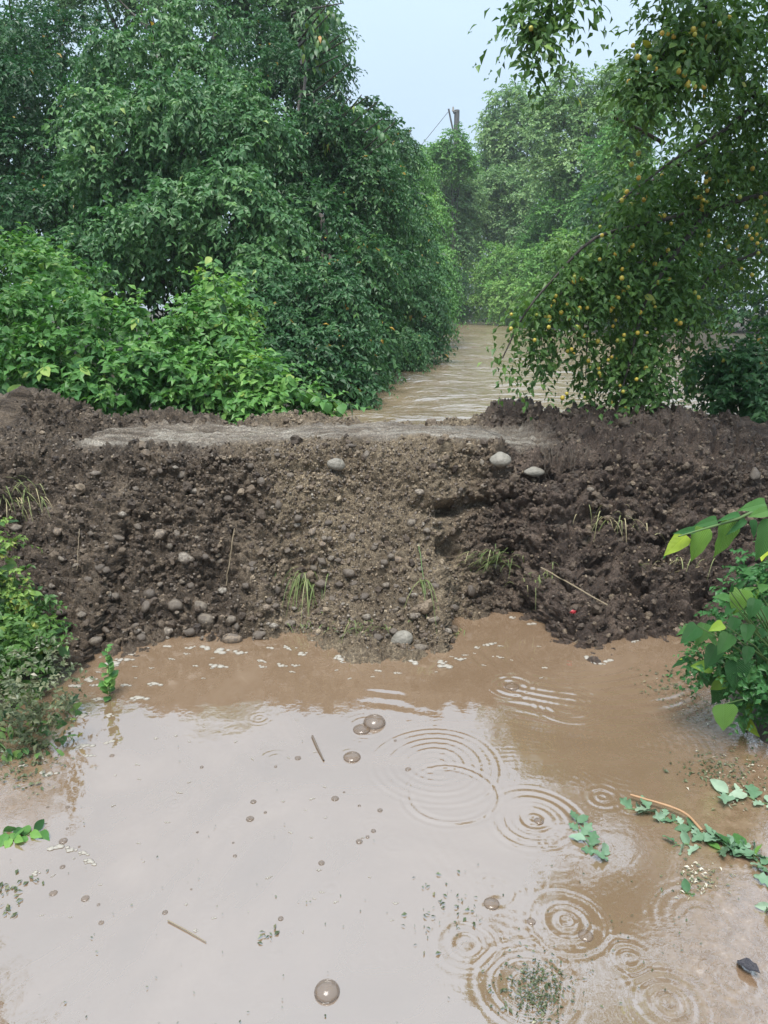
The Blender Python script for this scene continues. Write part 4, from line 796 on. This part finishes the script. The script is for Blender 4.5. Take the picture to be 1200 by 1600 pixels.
# ------------------------------------------------------------------ near plants
rm = np.random.default_rng(71)
hb_ = np.array([1.62, 2.55, gz(1.62, 2.55)])
heart = empty('heart_leaved_plant', hb_, 'bushy plant with large heart-shaped leaves at the puddle edge', 'plant')
acc = Acc(); Yh = 2.35
def px_leaf(b, t, Y, k, w=1.0, tip_y=None, face=(0, -0.75, 0.6)):
    A = at(b[0], b[1], Y); T = at(t[0], t[1], (Y - 0.02) if tip_y is None else tip_y); place_leaf(LV_HT[k], heart, A, T, nrm(np.array(face) + rm.normal(0, 0.12, 3)), w); return A
br1 = smooth_path([hb_ + np.array([0.25, -0.1, 0.3]), at(1235, 840, 2.3), at(1190, 800, 2.2), at(1150, 812, 2.15), at(1105, 825, 2.1), at(1060, 838, 2.08)], 20); tube(acc, br1, np.linspace(0.008, 0.002, 20), 7); link('branch', acc.mesh('branch'), M_STEM, heart)
for b, t, k, w in [((1072, 836), (1038, 868), 0, 1.0), ((1060, 838), (1034, 872), 2, 0.45), ((1098, 824), (1084, 880), 1, 0.95), ((1138, 812), (1126, 876), 1, 1.05), ((1120, 812), (1085, 822), 2, 0.7), ((1086, 828), (1055, 832), 2, 0.6), ((1175, 812), (1180, 842), 0, 0.95), ((1165, 812), (1136, 836), 2, 0.5), ((1196, 786), (1156, 796), 2, 0.8), ((1200, 798), (1172, 806), 2, 0.9), ((1205, 812), (1186, 880), 1, 0.9), ((1155, 803), (1122, 812), 2, 0.5)]: px_leaf(b, t, 2.15 + rm.normal(0, 0.03), k, w * 0.72, face=(rm.normal(0, 0.35), -0.8, rm.uniform(0.2, 0.8)))
CL = [((1090, 978), (1064, 1006), 0, 0.9), ((1102, 974), (1090, 1012), 1, 0.8), ((1076, 980), (1058, 992), 2, 0.5), ((1140, 990), (1122, 1024), 0, 0.9), ((1120, 1008), (1102, 1048), 0, 0.8), ((1168, 975), (1166, 1006), 0, 1.0), ((1200, 1000), (1185, 1040), 0, 0.9), ((1152, 1030), (1150, 1082), 0, 1.05), ((1140, 1052), (1116, 1104), 2, 0.95),
      ((1132, 1100), (1132, 1144), 0, 1.1), ((1160, 920), (1148, 962), 1, 1.0), ((1180, 935), (1172, 970), 1, 0.8), ((1140, 935), (1118, 930), 2, 0.6), ((1145, 945), (1132, 962), 0, 0.8), ((1152, 918), (1168, 905), 2, 0.6), ((1142, 925), (1146, 912), 2, 0.5), ((1185, 920), (1205, 915), 2, 0.9), ((1190, 950), (1205, 975), 0, 0.9), ((1130, 975), (1108, 985), 0, 0.8), ((1150, 965), (1140, 990), 0, 0.9), ((1170, 1010), (1165, 1040), 0, 0.8), ((1190, 1060), (1185, 1095), 0, 0.9), ((1195, 985), (1180, 1000), 2, 0.8), ((1110, 990), (1120, 1010), 0, 0.7), ((1200, 1090), (1190, 1125), 1, 0.9), ((1180, 1095), (1205, 1110), 0, 1.0)]
for b, t, k, w in CL:
    Y_ = 2.45 + rm.normal(0, 0.05); A = px_leaf(b, t, Y_, k, w); acc = Acc(); tube(acc, smooth_path([hb_ + np.array([rm.normal(0, 0.08), rm.normal(0, 0.08), 0.02]), (hb_ + A) / 2 + np.array([0, 0, 0.05]), A], 7), np.linspace(0.005, 0.0018, 7), 5); link('stem', acc.mesh('stem'), M_STEM, heart)
cl_l = [lobe(1160, 960, 2.65, 50, 45), lobe(1150, 1020, 2.6, 70, 50), lobe(1180, 1080, 2.55, 55, 50), lobe(1110, 1020, 2.65, 40, 30), lobe(1200, 900, 2.7, 35, 60)]
link('foliage', crown_mesh('foliage', cl_l, 72, sprays=330, k=8, length=0.10, leaf=0.030, droop=0.4, width=0.6, bias=0.45, hang=0.3, shell=0.35, below=0.01), M_MUL, heart, kind='stuff')
p, n, _ = lobe_points(cl_l, 60, rm, 0.1, 0.9)
for i in range(60): dv = nrm(n[i] * 0.4 + rm.normal(0, 0.5, 3) - UP * 0.5); L = rm.uniform(0.045, 0.085); place_leaf(LV_HT[i % 3], heart, p[i], p[i] + dv * L, nrm(n[i] + UP * 0.7), 0.85)

def weeds(name, label, lobes, seed, n_obj, sprays, leaf, mesh_list, mat, w=1.0, bias=0.45):
    r = np.random.default_rng(seed); b = lobes[0][0].copy(); b[2] = gz(b[0], b[1]); t = empty(name, b, label, 'weeds')
    link('foliage', crown_mesh('foliage', lobes, seed, sprays=sprays, k=8, length=0.10, leaf=leaf * 0.55, droop=0.4, width=0.55, bias=bias, hang=0.3, shell=0.3, below=0.01), mat, t, kind='stuff')
    p, n, _ = lobe_points(lobes, n_obj, r, 0.1, 0.9); acc = Acc()
    for i in range(n_obj):
        p[i, 2] = max(p[i, 2], 0.02); dv = nrm(n[i] * 0.5 + r.normal(0, 0.55, 3) - UP * 0.25); L = leaf * r.uniform(0.7, 1.35); place_leaf(mesh_list[i % len(mesh_list)], t, p[i], p[i] + dv * L, nrm(n[i] * 0.6 + UP), w)
        if i % 3 == 0: g = np.array([p[i, 0] - 0.06, p[i, 1] + 0.05, max(0.0, p[i, 2] - 0.25)]); tube(acc, smooth_path([g, (g + p[i]) / 2 + UP * 0.02, p[i]], 5), np.linspace(0.004, 0.002, 5), 5)
    link('stems', acc.mesh('stems'), M_STEM, t, kind='stuff'); return t
weeds('verge_weeds', 'leafy weeds crowding the puddle edge at the foot of the mud bank', [lobe(15, 990, 3.15, 55, 42), lobe(62, 1012, 3.05, 34, 34), lobe(10, 1060, 2.9, 60, 42), lobe(-10, 930, 3.3, 45, 40)], 81, 170, 420, 0.075, LV_WD, M_WEED, 1.15, 0.45)
weeds('yellowing_weed', 'tall weed with yellowing leaves above the verge weeds', [lobe(10, 910, 3.25, 25, 40), lobe(-5, 850, 3.3, 25, 50), lobe(38, 925, 3.2, 16, 14)], 82, 46, 120, 0.06, LV_WD, M_WEED, 1.2, 0.85)
weeds('flattened_weeds', 'flattened muddy weeds lying at the water edge under the verge weeds', [(on(25, 1120, 0.02), np.array([0.22, 0.14, 0.05])), (on(50, 1160, 0.015), np.array([0.16, 0.10, 0.03])), (on(90, 1105, 0.015), np.array([0.10, 0.08, 0.04]))], 83, 60, 160, 0.05, LV_LA + LV_WD, M_SCUM, 1.0, 0.45)

# ------------------------------------------------------------------ things in and on the water
rs = np.random.default_rng(91)
sb = on(172, 1088); sg = shoot('seedling', 'small upright yellow-green seedling standing in the puddle', 'plant', [sb, sb + UP * 0.06, at(170, 1050, sb[1]), at(166, 1012, sb[1])], 30, LV_YL, 0.055, rs, 1.2, 0.003, hang=0.1)
def sprig(name, label, pts, leaves, size, seed, meshes=LV_SI, cat='sprig', z=0.003, stem=M_STEM, rad=0.0025, w=1.0):
    r = np.random.default_rng(seed); path = smooth_path([on(a, b, z) for a, b in pts], 18); t = empty(name, path[0], label, cat)
    path[:, 2] = z + 0.004 * np.sin(np.arange(18)); acc = Acc(); tube(acc, path, np.linspace(rad, rad * 0.5, 18), 6); link('stem', acc.mesh('stem'), stem, t)
    for i in range(leaves):
        f = (i + 0.5) / leaves * 16.9; k = int(f); c = path[k]; d0 = nrm(path[min(k + 1, 17)] - path[max(k - 1, 0)]); sdv = nrm(np.cross(d0, UP)) * (1 if i % 2 else -1)
        dv = nrm(d0 * r.uniform(0.1, 0.9) + sdv * r.uniform(0.4, 1.0) + UP * r.uniform(0.0, 0.25)); L = size * r.uniform(0.6, 1.25); place_leaf(meshes[i % len(meshes)], t, c + UP * 0.004, c + dv * L + UP * 0.004, nrm(UP + r.normal(0, 0.45, 3)), w)
    return t
sprig('floating_sprig', 'small silvery sprig floating alone beside the rain rings', [(950, 1345), (925, 1325), (905, 1300), (900, 1275)], 9, 0.055, 101)
sprig('floating_branch', 'long floating branch with silver-green leaves at the puddle margin', [(1215, 1352), (1140, 1318), (1085, 1300), (1030, 1272), (975, 1262)], 28, 0.054, 102, rad=0.004)
sprig('floating_branch', 'leafy branch end with mixed dark leaves entering at the picture edge', [(1215, 1385), (1180, 1340), (1150, 1322), (1120, 1330)], 20, 0.055, 103, meshes=LV_SI + [LV_OV[0]], rad=0.003)
sprig('floating_sprig', 'silver-leaved sprig uppermost of those at the right margin', [(1215, 1262), (1180, 1250), (1150, 1240), (1125, 1246)], 9, 0.066, 104)
sprig('floating_sprig', 'two pale leaves adrift below the long floating branch', [(1095, 1325), (1070, 1320), (1050, 1322)], 4, 0.055, 105)
sprig('floating_sprig', 'single pair of small pale leaves near the scum patch', [(1085, 1398), (1070, 1395)], 2, 0.045, 106)
sprig('floating_sprig', 'half-sunk pale leaves at the far right edge of the water', [(1210, 1415), (1195, 1425)], 3, 0.055, 107)
sprig('floating_sprig', 'dark green sprig drifting at the left edge of the puddle', [(5, 1300), (20, 1312), (40, 1305), (70, 1298)], 12, 0.055, 108, meshes=[LV_OV[0], LV_OV[1]])
acc = Acc(); tube(acc, smooth_path([on(985, 1242, 0.02), on(1040, 1258, 0.024), on(1072, 1272, 0.022), on(1097, 1298, 0.015)], 14), np.linspace(0.004, 0.0045, 14), 8, seed=4, knob=0.4)
link('bare_twig', acc.mesh('bare_twig'), M_TWIG, label='bent tan twig stripped of bark across the floating branch', cat='twig')
acc = Acc(); tube(acc, [on(262, 1438, 0.004), on(292, 1454, 0.004), on(322, 1472, 0.003)], [0.0018, 0.0016, 0.0012], 5); link('straw', acc.mesh('straw'), M_STRAW, label='single pale straw floating on open grey water', cat='straw')
acc = Acc(); tube(acc, [on(488, 1150, 0.004), on(496, 1168, 0.004), on(506, 1188, 0.003)], [0.004, 0.0045, 0.003], 6, knob=0.4, seed=2); link('floating_stick', acc.mesh('floating_stick'), M_ROOT, label='short floating stick between the mud bank and the largest rain ring', cat='stick')
dl = blade_leaf('dead_leaf', o_ovate, n=9, fold=0.5, curl=-0.15, wave=0.05, mat=M_DEAD); c0 = on(1152, 1500, 0.006); c1 = on(1188, 1526, 0.012)
o = link('dead_leaf', dl, label='dark curled dead leaf in the bottom right corner of the water', cat='leaf'); Yv = Vector(c1 - c0); L = Yv.length; Yv.normalize(); X_ = Yv.cross(Vector((0, 0, 1))).normalized(); Z_ = X_.cross(Yv)
M4 = Matrix((X_, Yv, Z_)).transposed().to_4x4() @ Matrix.Diagonal((L * 1.1, L, L, 1)); M4.translation = Vector(c0); o.matrix_basis = M4
# scum: bits of grass and rotten leaf
def scum(label, px, py, rx, ry, n, seed, size=0.012, bias=0.4):
    r = np.random.default_rng(seed); q = r.normal(0, 0.5, (n, 2)); P = np.array([on(px + a * rx, py + b * ry, 0.003 + 0.004 * r.random()) for a, b in q]); an = r.uniform(0, 6.28, n)
    D_ = np.stack([np.cos(an), np.sin(an), r.normal(0, 0.12, n)], 1); acc = Acc(); put_leaves(acc, LEAF4, P, D_, UP + r.normal(0, 0.25, (n, 3)), size * r.uniform(0.5, 1.8, n), r.uniform(0.15, 0.6, n), np.clip(r.normal(bias, 0.22, n), 0, 1))
    c = on(px, py); o = link('scum_patch', acc.mesh('scum_patch', False), M_SCUM, label=label, cat='scum', kind='stuff'); return o
scum('dark clump of drowned grass at the bottom, right of the bubble', 838, 1545, 52, 52, 520, 111, 0.008, 0.3)
scum('line of dark specks floating between the big rain rings and the bubble', 690, 1425, 60, 60, 60, 112, 0.010, 0.3)
scum('green scum drifting out from the heart-leaved plant', 1060, 1062, 60, 30, 150, 113, 0.014, 0.45)
scum('pale flecked scum in front of the heart-leaved plant', 1100, 1100, 55, 30, 170, 114, 0.010, 0.75)
scum('brown scum strip midway down the right margin', 1115, 1200, 60, 26, 150, 115, 0.013, 0.4)
scum('brownish silt scum left of the uppermost silver sprig', 1150, 1215, 70, 60, 180, 116, 0.010, 0.7)
scum('frothy pale scum below the long floating branch', 1090, 1372, 40, 26, 120, 117, 0.010, 0.85)
scum('muddy litter along the water edge under the flattened weeds', 30, 1190, 60, 40, 240, 118, 0.014, 0.45)
scum('small green flecks on the open grey water', 420, 1462, 22, 14, 9, 119, 0.016, 0.35)
scum('floating bits at the left edge below the dark sprig', 25, 1395, 40, 40, 36, 120, 0.016, 0.5)
scum('scattered dark crumbs on the lower right water', 960, 1470, 220, 170, 90, 121, 0.007, 0.2)
scum('scattered crumbs on the open left water', 300, 1380, 380, 330, 120, 122, 0.005, 0.4)
# foam flecks and bubbles belong to the puddle
def foam_mesh(seed):
    r = np.random.default_rng(seed); acc = Acc(); n = r.integers(5, 12)
    for j in range(n):
        s = r.uniform(0.15, 0.5); c = np.array([r.normal(0, 0.55), r.normal(0, 0.22), 0.0]); V = ICO_V * np.array([s, s * r.uniform(0.6, 1), s * 0.22]) + c; acc.add(V, ICO_F)
    return acc.mesh('foam_patch')
FM = [foam_mesh(k) for k in range(6)]
for m in FM: m.materials.append(M_FOAM)
def foam(px, py, w):
    c = on(px, py, 0.001); o = link('foam_patch', FM[rs.integers(0, 6)], parent=puddle); s = 0.5 * w * np.linalg.norm(c - np.array([0, 0, EYE])) / FPX
    o.matrix_basis = Matrix.Translation(Vector(c)) @ Matrix.Rotation(rs.normal(0.0, 0.35), 4, 'Z') @ Matrix.Diagonal((s, s, s, 1))
for q in [(342, 1040, 24), (240, 1068, 20), (215, 1090, 24), (298, 1012, 14), (325, 1012, 22), (345, 1018, 30), (375, 1020, 20), (450, 1012, 16), (472, 1022, 20), (408, 1032, 14), (410, 1042, 12), (440, 1040, 16), (462, 1040, 12), (530, 1028, 26), (545, 1022, 14), (615, 1025, 20), (650, 1035, 22), (690, 1035, 20), (590, 1048, 12), (720, 1030, 16), (765, 1006, 18), (205, 1022, 14), (180, 1035, 26), (195, 1030, 22), (140, 1062, 24), (115, 1072, 20), (155, 1092, 20), (130, 1118, 20), (170, 1118, 16), (195, 1070, 14), (150, 1070, 14), (920, 1028, 20), (935, 1036, 16), (560, 1016, 16), (700, 1040, 26), (745, 1012, 12), (775, 1025, 10), (490, 1000, 14), (425, 1012, 14), (260, 1010, 14), (130, 1165, 22), (170, 1160, 16), (140, 1180, 14), (75, 1210, 22), (85, 1325, 22), (110, 1328, 16), (130, 1332, 14), (140, 1345, 18), (55, 1365, 14), (40, 1195, 14), (950, 1033, 18), (990, 1002, 12), (800, 965, 14), (830, 975, 16)]: foam(*q)
for _ in range(40): foam(rs.uniform(150, 900), rs.uniform(1006, 1062), rs.uniform(5, 10))
for _ in range(45): foam(rs.uniform(60, 620), rs.uniform(1120, 1470), rs.uniform(4, 8))
hemi = ICO2_V.copy(); hemi[:, 2] = np.maximum(hemi[:, 2], -0.05); BUBM = mesh_from('bubble', hemi, ICO2_F); BUBM.materials.append(M_BUB)
def bubble(px, py, w):
    c = on(px, py, 0.0005); s = 0.5 * w * np.linalg.norm(c - np.array([0, 0, EYE])) / FPX; o = link('bubble', BUBM, parent=puddle); o.matrix_basis = Matrix.Translation(Vector(c)) @ Matrix.Diagonal((s, s, s * (0.7 if w > 33 else 0.4), 1))
for q in [(511, 1550, 34), (565, 1140, 26), (585, 1130, 34), (550, 1183, 26), (800, 1073, 22), (842, 1283, 14), (768, 1412, 22), (915, 1462, 20), (830, 1440, 12)]: bubble(*q)
for _ in range(34):
    x_, y_ = rs.uniform(60, 700), rs.uniform(1150, 1450); bubble(x_, y_, 3.5 + 9 * rs.random() ** 2)

# ------------------------------------------------------------------ small things on the earth bank
def blades(name, label, px, py, n, length, seed, down=0.3, spread=0.05, bias=0.4):
    r = np.random.default_rng(seed); p, nn, dd = bank_spot(px, py); acc = Acc()
    for _ in range(n):
        s = p + np.array([r.normal(0, spread), -0.005, r.normal(0, spread * 0.5)]); d0 = nrm(nn * 0.7 + r.normal(0, 0.5, 3) + UP * (0.5 - down)); L = length * r.uniform(0.5, 1.2); t = np.linspace(0, 1, 6)[:, None]
        q = s + d0 * L * t * 0.8 - UP * L * down * t * t; sdv = nrm(np.cross(d0, UP)) * 0.0028; w = (1 - t * 0.85); V = np.concatenate([q + sdv * w, q - sdv * w]); F = np.array([(i, i + 1, i + 7, i + 6) for i in range(5)]); acc.add(V, F, float(np.clip(r.normal(bias, 0.22), 0, 1)))
    return link(name, acc.mesh(name, False), M_BLADE, label=label, cat='grass tuft')
blades('grass_tuft', 'drooping grass tuft low on the bank, left of the middle', 475, 905, 46, 0.26, 131, 1.0, 0.05, 0.45)
blades('grass_tuft', 'few long yellow-green blades hanging above the grey waterline cobble', 662, 905, 12, 0.30, 132, 1.2, 0.015, 0.5)
blades('grass_tuft', 'short olive grass clump where gravel meets dark clay', 768, 872, 90, 0.10, 133, 0.5, 0.07, 0.35)
blades('grass_tuft', 'sparse grass strands beside the leaning straw stick', 838, 905, 40, 0.16, 134, 0.9, 0.07, 0.6)
blades('grass_tuft', 'dead weeds on the upper left slope of the bank', 30, 770, 60, 0.16, 135, 0.7, 0.09, 0.75)
blades('grass_tuft', 'wet grass tuft at the waterline near the middle', 565, 985, 50, 0.10, 136, 0.7, 0.08, 0.3)
blades('grass_tuft', 'green blades at the inlet corner of the waterline', 710, 985, 30, 0.12, 137, 0.9, 0.03, 0.35)
blades('grass_tuft', 'wet grass fringe at the waterline left of the middle', 470, 978, 50, 0.08, 138, 0.7, 0.08, 0.3)
blades('grass_tuft', 'mud-caked root strands on the lower right slope', 1050, 880, 50, 0.13, 139, 1.0, 0.10, 0.9)
blades('grass_tuft', 'pale root strands on the middle of the clay slope', 965, 810, 34, 0.13, 140, 1.0, 0.08, 0.95)
acc = Acc(); r_ = np.random.default_rng(141)
for _ in range(34):
    p, n, dd = bank_spot(r_.uniform(845, 925), r_.uniform(698, 712)); L = r_.uniform(0.06, 0.15); s = p + n * 0.02 + np.array([0, -0.035, 0])
    tube(acc, [s, s + np.array([r_.normal(0, 0.012), -0.015, -L * 0.5]), s + np.array([r_.normal(0, 0.02), -0.01, -L])], [0.0022, 0.0016, 0.0008], 4)
link('hanging_roots', acc.mesh('hanging_roots'), M_ROOT, bank, kind='stuff')
def lean_stick(label, a, b, rad, mat, name='stick', seed=1):
    q = np.array([bank_spot(a[0] + (b[0] - a[0]) * t, a[1] + (b[1] - a[1]) * t)[0] for t in np.linspace(0, 1, 12)]); L_ = np.linspace(q[0], q[-1], 12); dv = nrm(np.array([0, -0.8, 0.6])); L_ = L_ + dv * (max(0, ((q - L_) @ dv).max()) + rad); acc = Acc(); tube(acc, L_ * 0.75 + (q + dv * rad * 1.5) * 0.25, np.linspace(rad, rad * 0.7, 12), 6, seed=seed, knob=0.4); link(name, acc.mesh(name), mat, label=label, cat='stick')
lean_stick('pale straw stick lying slantwise on the dark clay slope', (842, 888), (945, 950), 0.0045, M_STRAW)
lean_stick('thin dry stalk leaning on the cobbles left of the gravel patch', (368, 828), (354, 915), 0.0028, M_STRAW, 'dry_stalk', 2)
lean_stick('hair-thin pale stalk upright on the left slope', (126, 830), (126, 895), 0.0015, M_STRAW, 'dry_stalk', 3)
lean_stick('thin green stalk leaning above the grey waterline cobble', (652, 850), (668, 930), 0.003, M_STEM, 'green_stalk', 4)
p, n, dd = bank_spot(893, 957); V = ICO1_V * np.array([0.014, 0.006, 0.009]) * (1 + 0.5 * vnoise(ICO1_V * 2.3, 4)[:, None]) + p + n * 0.012
link('red_scrap', mesh_from('red_scrap', V, ICO1_F, False), M_RED, label='small red scrap of litter in the mud near the waterline', cat='litter')

# ------------------------------------------------------------------ rainy air
hz = Mat('rain_haze'); hz.nt.nodes.remove(hz.b); pv = hz.new('ShaderNodeVolumePrincipled'); pv.inputs['Color'].default_value = (0.86, 0.93, 1.0, 1); pv.inputs['Density'].default_value = HAZE; pv.inputs['Anisotropy'].default_value = 0.2
hz.l(pv.outputs[0], hz.out.inputs['Volume'])
bxv = np.array([(x, y, z) for x in (-145, 145) for y in (-65, 165) for z in (-2.2, 26.0)], float)
link('haze', mesh_from('haze', bxv, np.array([(0, 1, 3, 2), (4, 6, 7, 5), (0, 4, 5, 1), (2, 3, 7, 6), (0, 2, 6, 4), (1, 5, 7, 3)]), False), hz.m, kind='stuff')
